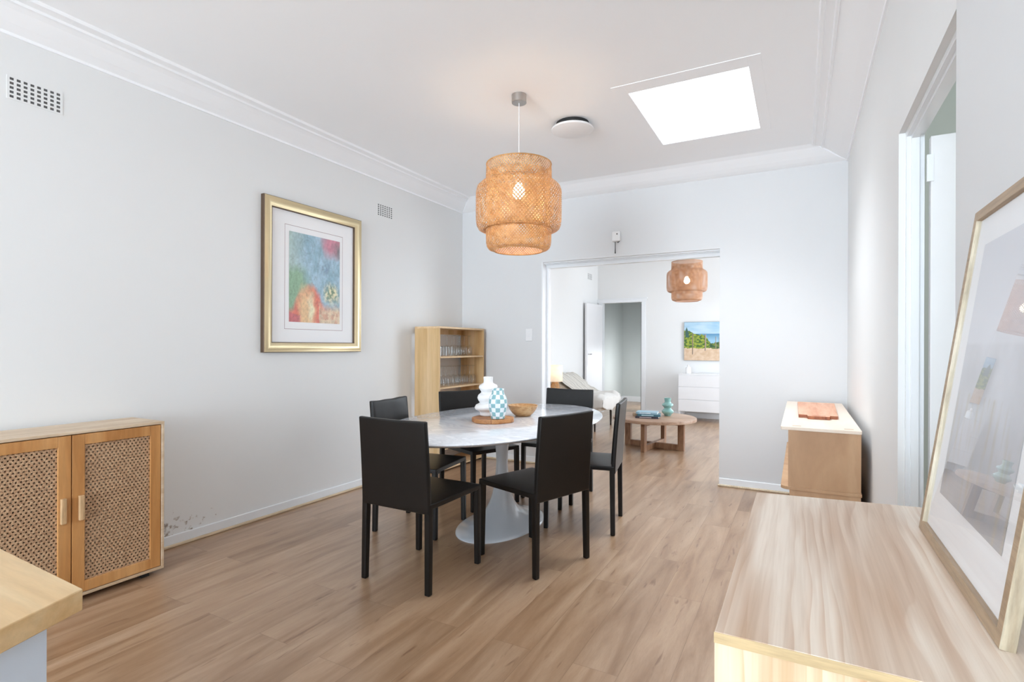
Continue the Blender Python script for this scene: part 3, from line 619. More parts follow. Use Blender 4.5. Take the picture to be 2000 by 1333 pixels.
# light switch, sensor
t = thing('light_switch', 'white rectangular light switch plate left of the wide opening', 'switch', (-2.563, YB, 1.372))
MB().box(-0.040, 0.040, -0.009, 0, -0.066, 0.066).build('plate', M_white, t, bevel=0.003)
MB().box(-0.012, 0.012, -0.013, -0.009, -0.02, 0.02).build('rocker', M_white, t, bevel=0.002)
t = thing('wall_sensor', 'small white wall bracket with a dark hanging stub above the wide opening', 'sensor', (-1.60, YB, 2.33))
MB().box(-0.042, 0.042, -0.045, 0, -0.05, 0.055).build('housing', M_cer, t, bevel=0.018, seg=3)
MB().lathe([(0.0, 0), (0.006, 0), (0.006, 0.004), (0, 0.004)], 12).build('lens', M_dark, t, loc=(0.014, -0.045, 0.022), rot=(PI/2, 0, 0))
MB().tube([(-0.008, -0.03, -0.05), (-0.008, -0.03, -0.11), (-0.008, -0.03, -0.165)], [0.0035, 0.0035, 0.0055], 8).build('cable', M_dark, t, smooth=True)
MB().tube([(0.01, -0.03, -0.052), (0.022, -0.035, -0.06), (0.036, -0.035, -0.05)], 0.004, 8).build('bracket_clip', M_dark, t, smooth=True)

# ================================================================== gold framed print on the left wall
t = thing('framed_print', 'gold framed colourful print with white mount hanging on the left wall', 'picture', (XL, 3.006, 1.77))
W, H = 0.965, 1.145
def framering(name, prf, W, H, mat, parent, M, **k):
    """prf: list of (inset from outer edge, depth); M maps (x, y, d)"""
    b = MB(); cs = [(-1, -1), (1, -1), (1, 1), (-1, 1)]; n = len(prf); rings = []
    for sx, sy in cs: rings.append([b.b.verts.new(M(sx*(W/2-i), sy*(H/2-i), d)) for i, d in prf])
    for q in range(4):
        a, c = rings[q], rings[(q+1) % 4]
        for i in range(n-1): b.b.faces.new((a[i], a[i+1], c[i+1], c[i]))
    return b.build(name, mat, parent, **k)
ML = lambda x, y, d: Vector((d, x, y))
M_gold = plain('champagne_gold', (0.70, 0.58, 0.36), 0.33, 0.75, 0.05, 3)
M_dgold = plain('dark_bronze_edge', (0.13, 0.085, 0.055), 0.4, 0.5)
pf = [(0.0, 0.002), (0.0, 0.036), (0.004, 0.040)]
framering('frame_edge', pf, W, H, M_dgold, t, ML)
pf = [(0.004, 0.040), (0.012, 0.041), (0.022, 0.046), (0.038, 0.046), (0.054, 0.040), (0.066, 0.030), (0.070, 0.028)]
framering('frame', pf, W, H, M_gold, t, ML, smooth=True)
framering('frame_lip', [(0.070, 0.028), (0.075, 0.028), (0.077, 0.012)], W, H, M_dgold, t, ML)
MB().box(0.001, 0.011, -W/2+0.06, W/2-0.06, -H/2+0.06, H/2-0.06).build('mount', M_mat, t)
framering('mount_line', [(0.176, 0.0116), (0.179, 0.0116)], W-0.0, H-0.0, plain('mount_line_ink', (0.35, 0.22, 0.24), 0.7), t, lambda x, y, d: Vector((d, x*0.94+0.0, y)))
def art(u, v):
    wob = nz(u, v, 5, 3.1)*0.10; uu, vv = u+wob*0.6, v+nz(u, v, 6, 8.3)*0.05
    c = lerp((0.24, 0.42, 0.52), (0.36, 0.54, 0.66), 0.5+nz(u, v, 6, 1)*1.2)
    if uu < 0.32 and vv > 0.55: c = lerp(c, (0.42, 0.55, 0.48), (0.34-uu)*2.5)
    d = math.hypot((uu-0.86)*1.1, (vv-0.96)*1.5)
    c = lerp(c, (0.60, 0.22, 0.30), (0.34-d)*5); c = lerp(c, (0.10, 0.14, 0.15), (0.17-math.hypot(uu-0.98, (vv-0.87)*1.3))*5)
    if vv < 0.64 and uu < 0.42: c = lerp(c, (0.24, 0.42, 0.26), (0.64-vv)*7*(0.46-uu)*4)
    # rounded dark blue foliage cloud
    d = math.hypot((uu-0.68)*1.0, (vv-0.66)*1.1); c = lerp(c, (0.10, 0.16, 0.30), (0.15-d)*6*max(0, 0.6+nz(u, v, 16, 2)*1.6))
    # red sweep
    d = abs(uu-0.36+(vv-0.3)*0.05); top = 0.50-abs(uu-0.40)*0.8
    if vv < top: c = lerp(c, (0.72, 0.16, 0.10), (top-vv)*9)
    d = math.hypot((uu-0.32)*1.6, (vv-0.13)*0.9); c = lerp(c, (0.80, 0.52, 0.26), (0.32-d)*5)
    d = math.hypot((uu-0.40)*2.6, (vv-0.15)*0.9); c = lerp(c, (0.86, 0.78, 0.52), (0.18-d)*8)
    # blossoms right
    d = math.hypot((uu-0.84)*1.0, (vv-0.36)*1.2); c = lerp(c, lerp((0.85, 0.78, 0.5), (0.15, 0.25, 0.14), 0.5+nz(u, v, 26, 9)*2), (0.19-d)*8)
    if vv < 0.24 and uu > 0.56: c = lerp(c, lerp((0.62, 0.34, 0.22), (0.74, 0.58, 0.40), 0.5+nz(u, v, 14, 4)*1.5), (0.24-vv)*9)
    if vv < 0.10 and uu < 0.2: c = lerp(c, (0.50, 0.10, 0.16), 0.6)
    ln = abs(math.sin((uu*9+vv*6+nz(u, v, 4, 21)*3)*PI)); k = 1+nz(u, v, 30, 7)*0.22-(0.22 if ln < 0.10 and vv < 0.72 else 0)
    rg = math.hypot((u-0.34), (v-0.86)*1.3)
    if abs(rg-0.10) < 0.007 or abs(rg-0.14) < 0.004: k -= 0.16
    return tuple(min(1, max(0, 0.08+0.88*x*k)) for x in c)
painted('artwork', 96, 132, 0.505, 0.69, art, M_paint, t, lambda x, y: Vector((0.0125, x+0.004, y+0.005)))

# ================================================================== cane sideboard by the left wall
cx0, cx1, cy0, cy1, cz0, cz1 = -3.395, -3.068, 0.62, 1.672, 0.028, 0.832
t = thing('cane_cabinet', 'pale wood cabinet with two honey pine doors and woven cane panels by the left wall', 'cabinet', (cx0, cy0, 0))
D, Wd = cx1-cx0, cy1-cy0; bt = 0.014
b = MB().box(0, D, 0, Wd, cz1-bt, cz1).box(0, D, 0, Wd, cz0, cz0+bt).box(0, D, 0, bt, cz0+bt, cz1-bt).box(0, D, Wd-bt, Wd, cz0+bt, cz1-bt).box(0, 0.006, bt, Wd-bt, cz0+bt, cz1-bt)
b.build('body', M_cab, t, bevel=0.0015)
MB().box(0.02, D-0.04, bt+0.002, Wd-bt-0.002, 0.42, 0.432).build('shelf', M_cab, t)
for y in (0.06, Wd-0.10):
    for x in (0.03, D-0.07): MB().box(x, x+0.04, y, y+0.04, 0, cz0).build('foot', M_dark, t)
ymid = 1.250-cy0
for s, (ya, yb, hy) in enumerate(((bt+0.004, ymid-0.002, ymid-0.036), (ymid+0.002, Wd-bt-0.003, ymid+0.036))):
    za, zb = cz0+bt+0.003, cz1-bt-0.004; fw = 0.052
    d = thing('door', None, None, (D-0.022, 0, 0)); d.parent = t
    if 'label' in d: del d['label']
    MB().box(0, 0.019, ya, ya+fw, za, zb).box(0, 0.019, yb-fw, yb, za, zb).box(0, 0.019, ya+fw, yb-fw, za, za+fw).box(0, 0.019, ya+fw, yb-fw, zb-fw, zb).build('door_frame', M_door, d, bevel=0.002)
    MB().box(0.008, 0.010, ya+fw, yb-fw, za+fw, zb-fw).build('cane_panel', M_cane, d)
    MB().box(0.019, 0.038, hy-0.011, hy+0.011, 0.40, 0.52).build('handle', M_handle, d, bevel=0.003)

# ================================================================== breakfast bar corner, lower left
P0 = (-0.904, 0.382); dv = Vector((0.041, -0.103)).normalized()
P2 = (P0[0]+dv.x*0.8, P0[1]+dv.y*0.8)
t = thing('breakfast_bar', 'light timber benchtop corner on a white panel at the lower left', 'counter', (P0[0], P0[1], 0))
poly = [(0, 0), (-1.2, 0.03), (-1.2, -0.74), (dv.x*0.8, dv.y*0.8)]
MB().prism(poly, 0.869, 0.90).build('benchtop', M_bench, t, bevel=0.002)
q0 = (-0.005, -0.040)
poly = [q0, (-1.15, -0.02), (-1.15, -0.70), (q0[0]+dv.x*0.72-0.012, q0[1]+dv.y*0.72)]
MB().prism(poly, 0.0, 0.869).build('base_panel', M_panelb, t)

# ================================================================== tall glassware shelf in the corner
gx0, gx1, gy0, gy1, gz = XL+0.034, -3.092, 4.232, 5.070, 1.441
t = thing('tall_shelf', 'tall open light wood shelf with glassware in the back left corner', 'shelf', (gx0, gy0, 0))
D, Wd = gx1-gx0, gy1-gy0; bt = 0.018
MB().box(0, D, 0, bt, 0.02, gz-bt).build('side_panel', M_shelf, t, bevel=0.001); MB().box(0, D, Wd-bt, Wd, 0.02, gz-bt).build('side_panel', M_shelf, t, bevel=0.001)
MB().box(0, D+0.001, 0, Wd, gz-bt, gz).build('top_panel', M_shelfe, t, bevel=0.001)
for z in (0.825, 1.130): MB().box(0.0, D-0.003, bt, Wd-bt, z, z+0.016).build('shelf_board', M_shelfe, t, bevel=0.001)
for z in (0.52, 0.22, 0.02): MB().box(0.0, D-0.003, bt, Wd-bt, z, z+0.016).build('shelf_board', M_shelfe, t, bevel=0.001)
MB().box(0.0, 0.014, bt, Wd-bt, gz-bt-0.05, gz-bt).build('rear_rail', M_shelf, t)
for x in (0.02, D-0.05):
    for y in (0.02, Wd-0.05): MB().box(x, x+0.03, y, y+0.03, 0, 0.02).build('foot', M_dark, t)
# upside down stemmed glasses
def wine(h, rb, label, group, loc):
    t = thing('wine_glass', label, 'glass', loc, 0, group)
    k = h/0.20; pts = [(rb*0.82, 0), (rb*0.95, 0.02*k), (rb, 0.05*k), (rb*0.9, 0.078*k), (rb*0.45, 0.098*k), (0.005, 0.104*k)]
    inn = [(r-0.0015 if r > 0.01 else 0.0, z-0.001) for r, z in pts][::-1]
    b = MB(); b.open_lathe(pts, 20); b.build('bowl', M_wglass, t, smooth=True, fix=False)
    MB().lathe([(0.004, 0.103*k), (0.0032, 0.12*k), (0.0032, 0.18*k), (0.006, 0.192*k), (0.030, 0.1985*k), (0.031, h), (0.0, h)], 20).build('stem_and_foot', M_wglass, t, smooth=True)
    return t
g1 = g2 = None
ORD = ('first', 'second', 'third', 'fourth', 'fifth', 'sixth', 'seventh', 'eighth', 'ninth')
def place(x, i): return ('front row, ' if x > -3.2 else 'back row, ')+ORD[i]+' from left'
for i, y in enumerate((4.60, 4.69, 4.785, 4.88)):
    for x in (-3.17, -3.27):
        L = ('wine glass on the upper shelf of the tall shelf, '+place(x, i), 'wine glasses on the upper shelf')
        if g1 is None: g1 = wine(0.215, 0.036, L[0], L[1], (x, y, 1.1465))
        else: dup(g1, (x, y+(0.012 if x < -3.2 else 0), 1.1465), 0, L[0])
for i, y in enumerate((4.305, 4.375, 4.455, 4.54, 4.63, 4.715, 4.80, 4.895, 4.965)):
    for x in (-3.17, -3.265):
        L = ('wine glass on the second shelf of the tall shelf, '+place(x, i), 'wine glasses on the second shelf')
        if g2 is None: g2 = wine(0.20, 0.033, L[0], L[1], (x, y, 0.8415))
        else: dup(g2, (x, y+(0.01 if x < -3.2 else 0), 0.8415), 0, L[0])
tb0 = None
for i, y in enumerate((4.31, 4.405, 4.50)):
    for x in (-3.165, -3.262):
        L = 'short tumbler on the upper shelf of the tall shelf, '+place(x, i)
        if tb0 is None:
            b = MB(); b.open_lathe([(0.038, 0.0), (0.040, 0.05), (0.041, 0.098), (0.036, 0.102), (0.0, 0.103)], 20)
            tb0 = b.build('tumbler', M_wglass, smooth=True, fix=False, loc=(x, y, 1.1465))
            tag(tb0, L, 'glass', 'tumblers on the upper shelf')
        else:
            c = tb0.copy(); link(c); c.location = (x, y, 1.1465); c['label'] = L

# ================================================================== things on the dining table
zt = 0.7372
# wood slice tray
b = MB(); seg = 64; rg = []
for r, z in ((0.97, 0), (1.0, 0.004), (1.0, 0.024), (0.985, 0.028)):
    rg.append([b.b.verts.new((r*(0.143+0.004*math.sin(3*a)+0.003*math.sin(7*a+1))*math.cos(a), r*(0.143+0.004*math.sin(3*a)+0.003*math.sin(7*a+1))*math.sin(a), z)) for a in [2*PI*k/seg for k in range(seg)]])
for a, c in zip(rg, rg[1:]):
    for k in range(seg): b.b.faces.new((a[k], a[(k+1) % seg], c[(k+1) % seg], c[k]))
b.b.faces.new(rg[0][::-1]); b.b.faces.new(rg[-1])
t = thing('serving_board', 'round timber slice board under the two vases on the marble table', 'board', (-1.842, 3.135, zt))
b.build('slab', M_tray, t, smooth=True)
MB().box(-0.002, 0.002, -0.0025, 0.0025, 0.001, 0.0285).build('crack', M_boarde, t, loc=(0.062, -0.1265, 0), rot=(0, 0, 0.45))
# white wavy vase
vp = [(0.050, 0.0), (0.056, 0.004), (0.058, 0.026), (0.066, 0.034), (0.088, 0.048), (0.095, 0.064), (0.086, 0.082), (0.062, 0.094), (0.058, 0.100), (0.068, 0.112), (0.076, 0.130), (0.070, 0.148), (0.052, 0.162), (0.048, 0.170), (0.056, 0.182), (0.066, 0.197), (0.062, 0.212), (0.042, 0.223), (0.033, 0.230), (0.032, 0.245), (0.034, 0.270), (0.028, 0.271), (0.026, 0.24)]
def tw(r, z, a):
    f = min(1, max(0, (z-0.03)/0.03))*min(1, max(0, (0.225-z)/0.02)); return r*(1+0.0*math.cos(a)), 0.007*f*math.cos(a-z*9)
b = MB()
pp, _ = resamp(vp, 70)
b.lathe(pp, 56, twist=tw); v = b.build('vase', M_cer, smooth=True, loc=(-1.915, 3.196, zt+0.0285)); tag(v, 'white wavy bulbous ceramic vase on the timber board', 'vase')
for m_ in list(v.modifiers): pass
# checkered vase
def check_mat():
    m, nt, bb = base('teal_check_glaze'); tc = N(nt, 'ShaderNodeTexCoord'); sp = N(nt, 'ShaderNodeSeparateXYZ'); nt.links.new(tc.outputs['Object'], sp.inputs[0])
    def mt(op, *a):
        n = N(nt, 'ShaderNodeMath', operation=op)
        for i, v in enumerate(a):
            if isinstance(v, (int, float)): n.inputs[i].default_value = v
            else: nt.links.new(v, n.inputs[i])
        return n.outputs[0]
    no = N(nt, 'ShaderNodeTexNoise'); no.inputs['Scale'].default_value = 18; nt.links.new(tc.outputs['Object'], no.inputs['Vector'])
    w_ = mt('MULTIPLY', mt('SUBTRACT', no.outputs[0], 0.5), 0.35)
    an = mt('ADD', mt('MULTIPLY', mt('ARCTAN2', sp.outputs['Y'], sp.outputs['X']), 12/(2*PI)), w_)
    zz = mt('ADD', mt('DIVIDE', sp.outputs['Z'], 0.0285), mt('ADD', w_, 0.3))
    s_ = mt('ADD', mt('FLOOR', an), mt('FLOOR', zz)); c_ = mt('FLOORED_MODULO', s_, 2.0)
    mx = N(nt, 'ShaderNodeMix', data_type='RGBA'); nt.links.new(c_, mx.inputs[0]); mx.inputs[6].default_value = (0.78, 0.82, 0.85, 1); mx.inputs[7].default_value = srgb(134, 178, 184)
    nt.links.new(mx.outputs[2], bb.inputs['Base Color']); bb.inputs['Roughness'].default_value = 0.3; return m
cp = [(0.040, 0.0), (0.045, 0.003), (0.052, 0.03), (0.059, 0.065), (0.063, 0.10), (0.061, 0.130), (0.053, 0.152), (0.043, 0.167), (0.040, 0.178), (0.041, 0.196), (0.043, 0.201), (0.038, 0.201), (0.036, 0.18)]
pp, _ = resamp(cp, 40); b = MB(); b.lathe(pp, 48); v = b.build('vase', check_mat(), smooth=True, loc=(-1.775, 3.088, zt+0.0285), rot=(0, 0, 0.25)); tag(v, 'teal and white checkered ceramic vase on the timber board', 'vase')
# bowl
bp = [(0.050, 0.0), (0.056, 0.003), (0.078, 0.022), (0.096, 0.045), (0.107, 0.068), (0.112, 0.080), (0.106, 0.080), (0.099, 0.066), (0.086, 0.044), (0.066, 0.022), (0.0, 0.014)]
pp, _ = resamp(bp, 40); b = MB(); b.lathe(pp, 56); v = b.build('bowl', M_bowl, smooth=True, loc=(-1.80, 3.50, zt)); tag(v, 'turned timber bowl on the marble table behind the checkered vase', 'bowl')

# ================================================================== near sideboard on the right
sz = 0.88; sX0 = -0.0977; sX1 = XN-0.004; sY0 = 0.737; sY1 = 1.494
t = thing('sideboard', 'pale streaky elm laminate sideboard in the lower right foreground', 'sideboard', (sX0, sY0, 0))
W_, Ln = sX1-sX0, sY1-sY0; sk_ = 0.05
poly = [(0, 0), (W_, -0.0), (W_, Ln+sk_*1.1), (0, Ln)]
MB().prism(poly, sz-0.0145, sz).build('top_panel', [M_oak], t, bevel=0.001)
MB().box(-0.0006, W_, -0.0008, 0.0, sz-0.0143, sz-0.0006).build('edge_band', M_oakedge, t)
MB().box(0.0, W_, 0.001, 0.016, 0.0, sz-0.015).build('side_panel', M_oakz, t)
MB().box(0.0, W_, Ln-0.018, Ln-0.003, 0.0, sz-0.015).build('side_panel', M_oakz, t)
MB().box(W_-0.006, W_, 0.016, Ln-0.018, 0.05, sz-0.015).build('rear_panel', M_oakz, t)
MB().box(0.02, W_-0.006, 0.016, Ln-0.018, 0.06, 0.075).build('bottom_panel', M_oakz, t)
for ya, yb, hy in ((0.018, Ln/2-0.002, Ln/2-0.03), (Ln/2+0.001, Ln-0.020, Ln/2+0.03)):
    d = MB().box(0.001, 0.017, ya, yb, 0.06, sz-0.018).build('door', M_oakz, t, bevel=0.001)
    MB().tube([(0.001, hy, 0.46), (-0.018, hy, 0.46), (-0.018, hy, 0.58), (0.001, hy, 0.58)], 0.004, 8).build('handle', M_nickel, d, smooth=True)

# leaning framed picture
t = thing('framed_picture', 'large pale timber framed picture behind glass leaning on the right wall, standing on the sideboard', 'picture', (0.214, 0.5*(0.859+1.364), sz+0.001))
t.rotation_euler = (0, math.radians(7.93), 0)
PW, PH, TH = 0.505, 0.641, 0.0165
# local: x depth (0 front .. TH back), y along, z up
MR = lambda x, y, d: Vector((d, x, y+PH/2))
fw = 0.019
MB().box(0, TH, -PW/2+fw, PW/2-fw, 0, fw).build('frame_rail', M_frame, t, bevel=0.0008); MB().box(0, TH, -PW/2+fw, PW/2-fw, PH-fw, PH).build('frame_rail', M_frame, t, bevel=0.0008)
for ya, yb in ((-PW/2, -PW/2+fw), (PW/2-fw, PW/2)):
    o = MB().box(0, TH, ya, yb, 0, PH).build('frame_rail', [M_frame, M_framev], t, bevel=0.0008)
    for p in o.data.polygons:
        if abs(p.normal.y) > 0.5: p.material_index = 1
MB().box(0.0085, TH-0.001, -PW/2+fw-0.002, PW/2-fw+0.002, fw-0.002, PH-fw+0.002).build('mount', M_mat, t)
def beachpale(u, v):
    c = lerp((0.44, 0.44, 0.46), (0.66, 0.67, 0.72), v*1.5+nz(u, v, 3, 5)*0.5)
    g = nz(u*3.5, v*0.6, 6, 8); 
    if v < 0.42: c = lerp(c, (0.50, 0.46, 0.40), max(0, g)*1.6)
    if v > 0.6: c = lerp(c, (0.70, 0.71, 0.76), 0.7)
    return c
painted('print', 60, 80, PW-2*fw-0.11, PH-2*fw-0.13, beachpale, M_paint, t, lambda x, y: Vector((0.0080, -x, y+PH/2+0.01)))
me = bpy.data.meshes.new('glass_pane'); y_, z0_, z1_ = PW/2-fw+0.001, fw-0.001, PH-fw+0.001
me.from_pydata([(0.0050, -y_, z0_), (0.0050, y_, z0_), (0.0050, y_, z1_), (0.0050, -y_, z1_)], [], [(0, 3, 2, 1)]); me.materials.append(M_glass)
o = bpy.data.objects.new('glass_pane', me); link(o); o.parent = t

# ================================================================== birch ply cabinet by the right wall
px0, px1, py0, py1, pz = -0.100, 0.292, 3.42, 5.05, 0.797
t = thing('plywood_cabinet', 'birch plywood storage bench against the right wall beyond the side doorway', 'cabinet', (px0, py0, 0))
D, Ln = px1-px0, py1-py0
def rounded(x0, x1, y0, y1, r, cs):
    out = []
    for (x, y, sx, sy, key) in ((x0, y0, 1, 1, 0), (x1, y0, -1, 1, 1), (x1, y1, -1, -1, 2), (x0, y1, 1, -1, 3)):
        if key in cs:
            for k in range(7):
                a = PI/2*k/6; ang = {0: PI+a, 1: 1.5*PI+a, 2: a, 3: PI/2+a}[key]
                out.append((x+sx*r+r*math.cos(ang), y+sy*r+r*math.sin(ang)))
        else: out.append((x, y))
    return out
MB().prism(rounded(0, D, 0, Ln, 0.012, (0, 1)), pz-0.018, pz).build('top_panel', M_plytop, t, bevel=0.0015)
MB().prism(rounded(0, D, 0, Ln, 0.045, (0, 3)), 0.440, 0.458).build('shelf_board', M_ply, t, bevel=0.0015)
MB().box(0.038, D-0.004, 0.006, 0.022, 0.458, pz-0.018).build('side_panel', M_ply, t)
MB().box(0.038, D-0.004, Ln-0.022, Ln-0.006, 0.458, pz-0.018).build('side_panel', M_ply, t)
MB().box(0.038, 0.054, 0.022, Ln-0.022, 0.458, pz-0.018).build('front_panel', M_plytop, t)
MB().box(0.045, D-0.004, 0.010, 0.026, 0.06, 0.440).build('side_panel', M_ply, t); MB().box(0.045, D-0.004, Ln-0.026, Ln-0.010, 0.06, 0.440).build('side_panel', M_ply, t)
MB().box(0.045, D-0.004, 0.026, Ln-0.026, 0.06, 0.078).build('bottom_panel', M_ply, t)
MB().box(D-0.02, D-0.004, 0.026, Ln-0.026, 0.078, 0.440).build('rear_panel', M_ply, t)
for x in (0.09, D-0.05):
    for y in (0.07, Ln-0.07):
        MB().lathe([(0.0, -0.012), (0.025, -0.012), (0.025, 0.012), (0.0, 0.012)], 20).build('caster', M_dark, t, loc=(x, y, 0.0255), rot=(0, PI/2, 0), smooth=True)
        MB().box(x-0.016, x+0.016, y-0.012, y+0.012, 0.048, 0.0605).build('caster_plate', M_chrome, t)
for x in (0.080, 0.335): MB().box(x-0.022, x+0.022, 0.055, 0.070, pz, pz+0.0006).build('peg_inlay', M_ply, t)
# chopping board
t = thing('chopping_board', 'thick reddish end-grain chopping board lying on the plywood bench', 'board', (0.0, 0.0, pz+0.001))
poly = [(-0.012, 3.905), (0.035, 3.905), (0.040, 3.845), (0.160, 3.850), (0.163, 3.905), (0.206, 3.905), (0.228, 4.80), (-0.022, 4.80)]
ob = MB(); ob.prism(poly, 0, 0.020); 
o = ob.build('slab', [M_board, M_boarde], t, bevel=0.0015)
for p in o.data.polygons:
    if abs(p.normal.z) < 0.5: p.material_index = 1
MB().box(0.062, 0.140, 3.872, 3.885, 0.0195, 0.0208).build('handle_slot', M_boarde, t)

# ================================================================== living room
# coffee table
ct = (-1.595, 6.655)
t = thing('coffee_table', 'round walnut coffee table with crossed legs in the living room', 'table', (ct[0], ct[1], 0), math.radians(-7))
MB().lathe([(0.485, 0.346), (0.5, 0.350), (0.502, 0.366), (0.5, 0.382), (0.494, 0.386), (0.0, 0.386)], 80).build('table_top', M_cofft, t, smooth=True)
for k in range(4):
    a = k*PI/2; c_, s_ = math.cos(a), math.sin(a)
    MB().box(0.30, 0.375, -0.024, 0.024, 0.0, 0.348).build('leg', M_coff, t, bevel=0.002, rot=(0, 0, a))
for a, z in ((0, 0), (PI/2, 0.0012)):
    MB().box(-0.30, 0.30, -0.022, 0.022, 0.001+z, 0.072+z).build('stretcher', M_coff, t, bevel=0.002, rot=(0, 0, a))
    MB().box(-0.375, 0.375, -0.022, 0.022, 0.300+z, 0.346).build('top_rail', M_coff, t, bevel=0.002, rot=(0, 0, a))
ctz = 0.3865
# books
def book(w, d, h, loc, rz, col, label, accent):
    t = thing('book', label, 'book', loc, rz, None)
    MB().box(-w/2+0.003, w/2-0.003, -d/2+0.004, d/2-0.001, 0.002, h-0.002).build('pages', M_page, t)
    b = MB().box(-w/2, w/2, -d/2, d/2, 0, 0.002).box(-w/2, w/2, -d/2, d/2, h-0.002, h).box(-w/2, w/2, -d/2, -d/2+0.002, 0.002, h-0.002)
    b.build('cover', plain('book_cover', col, 0.4, var=0.15, scale=30), t)
    MB().box(-w*0.32, w*0.2, -d/2-0.0006, -d/2, h*0.3, h*0.7).build('spine_title', plain('spine_ink', accent, 0.5), t)
book(0.27, 0.21, 0.024, (-1.640, 6.515, ctz), 0.15, (0.05, 0.045, 0.06), 'dark book at the bottom of the stack on the round coffee table', (0.6, 0.5, 0.5))
book(0.27, 0.20, 0.024, (-1.620, 6.52, ctz+0.0245), 0.19, (0.06, 0.17, 0.22), 'teal blue book in the middle of the stack on the round coffee table', (0.6, 0.8, 0.85))
book(0.25, 0.19, 0.022, (-1.645, 6.525, ctz+0.049), 0.12, (0.32, 0.50, 0.60), 'pale blue book on top of the stack on the round coffee table', (0.9, 0.9, 0.9))
o = MB().lathe([(0.030, 0), (0.034, 0.004), (0.034, 0.035), (0.030, 0.038), (0.0, 0.036)], 24).build('candle_pot', plain('tan_pot', (0.42, 0.30, 0.20), 0.5), smooth=True, loc=(-1.815, 6.60, ctz)); tag(o, 'small tan pot left of the books on the round coffee table', 'pot')
gp = [(0.034, 0), (0.040, 0.004), (0.046, 0.018), (0.070, 0.040), (0.074, 0.060), (0.052, 0.084), (0.040, 0.095), (0.052, 0.112), (0.070, 0.132), (0.066, 0.148), (0.044, 0.162), (0.036, 0.174), (0.040, 0.200), (0.043, 0.222), (0.037, 0.222), (0.034, 0.19)]
pp, _ = resamp(gp, 50); b = MB(); b.lathe(pp, 40); o = b.build('vase', plain('sage_green_glass', (0.22, 0.42, 0.39), 0.18, var=0.08, coat=0.5), smooth=True, loc=(-1.462, 6.80, ctz)); tag(o, 'sage green bubble vase on the round coffee table', 'vase')

# chest of drawers
hx0, hx1, hy0, hy1 = -1.826, -1.03, 9.305, 9.76
t = thing('chest_of_drawers', 'white chest of three drawers against the living room far wall', 'chest', (hx0, hy0, 0))
Wc, Dc = hx1-hx0, hy1-hy0
MB().box(0, Wc, 0.0, Dc, 0.775, 0.79).box(0, 0.015, 0.012, Dc, 0.16, 0.775).box(Wc-0.015, Wc, 0.012, Dc, 0.16, 0.775).box(0.015, Wc-0.015, Dc-0.01, Dc, 0.16, 0.775).box(0.015, Wc-0.015, 0.02, Dc, 0.16, 0.172).build('body', M_white, t, bevel=0.001)
MB().box(0.015, Wc-0.015, 0.008, 0.012, 0.352, 0.368).box(0.015, Wc-0.015, 0.008, 0.012, 0.567, 0.583).box(0.015, Wc-0.015, 0.008, 0.012, 0.768, 0.775).build('divider', M_white, t)
for z0, z1 in ((0.163, 0.356), (0.365, 0.570), (0.579, 0.770)):
    d = MB().box(0.003, Wc-0.003, -0.004, 0.014, z0, z1).build('drawer', M_white, t, bevel=0.002)
    MB().box(0.02, Wc-0.02, 0.0135, 0.30, z0+0.01, z1-0.03).build('drawer_box', M_white, d)
for x in (0.0, Wc-0.03):
    for y in (0.01, Dc-0.05): MB().box(x, x+0.03, y, y+0.035, 0, 0.16).build('leg', M_white, t, bevel=0.002)
t = thing('soap_bottle', 'white bottle standing on the white chest of drawers', 'bottle', (-1.70, 9.50, 0.79))
MB().lathe([(0.040, 0), (0.046, 0.005), (0.046, 0.095), (0.034, 0.112), (0.015, 0.12), (0.0, 0.12)], 24).build('body', M_cer, t, smooth=True)
MB().lathe([(0.016, 0.119), (0.016, 0.15), (0.0, 0.15)], 16).build('cap', M_cer, t, smooth=True)
# beach canvas
t = thing('canvas_print', 'beach path canvas with dune grass and wooden posts above the white chest', 'picture', (-1.40, YF, 1.347))
CWd, CHh = 0.83, 0.672
MB().box(-CWd/2, CWd/2, -0.034, -0.001, -CHh/2, CHh/2).build('stretcher', M_black2, t)
def beach(u, v):
    sand = lerp((0.62, 0.43, 0.28), (0.72, 0.55, 0.40), 0.5+nz(u, v, 12, 2)); sky = lerp((0.50, 0.66, 0.76), (0.30, 0.52, 0.70), (v-0.7)*2.0+nz(u*2, v*6, 2, 3)*0.6)
    c = sky
    if v < 0.695: c = lerp((0.10, 0.27, 0.45), (0.30, 0.52, 0.68), (0.69-v)*6)
    edge = 0.34+0.03*nz(u, v, 10, 6)
    if v < edge: c = sand
    hill = 0.82-1.05*u+0.10*nz(u, v, 9, 4)
    if u < 0.62 and edge-0.02 < v < 0.80-0.42*u+0.07*nz(u, v, 7, 4)-max(0, u-0.42)*1.2: c = lerp((0.05, 0.13, 0.03), (0.34, 0.40, 0.05), 0.5+nz(u, v, 20, 11)*1.4)
    if u > 0.50 and edge-0.02 < v < 0.44+0.12*min(1, (u-0.5)*2)+0.04*nz(u, v, 14, 8): c = lerp((0.03, 0.09, 0.04), (0.18, 0.24, 0.05), 0.5+nz(u, v, 24, 12)*1.2)
    if 0.02 < u < 0.10 and v < 0.88-abs(u-0.05)*4 and v > 0.6: c = (0.05, 0.12, 0.10)
    for pu, p0, p1, pw in ((0.175, 0.15, 0.70, 0.011), (0.43, 0.25, 0.68, 0.011), (0.635, 0.31, 0.62, 0.008), (0.70, 0.32, 0.60, 0.006), (0.85, 0.30, 0.62, 0.008)):
        if abs(u-pu) < pw and p0 < v < p1: c = (0.16, 0.11, 0.08) if u < pu+0.003 else (0.52, 0.42, 0.33)
    return c
painted('beach_image', 150, 120, CWd-0.004, CHh-0.004, beach, M_canvas, t, lambda x, y: Vector((x, -0.0350, y)))

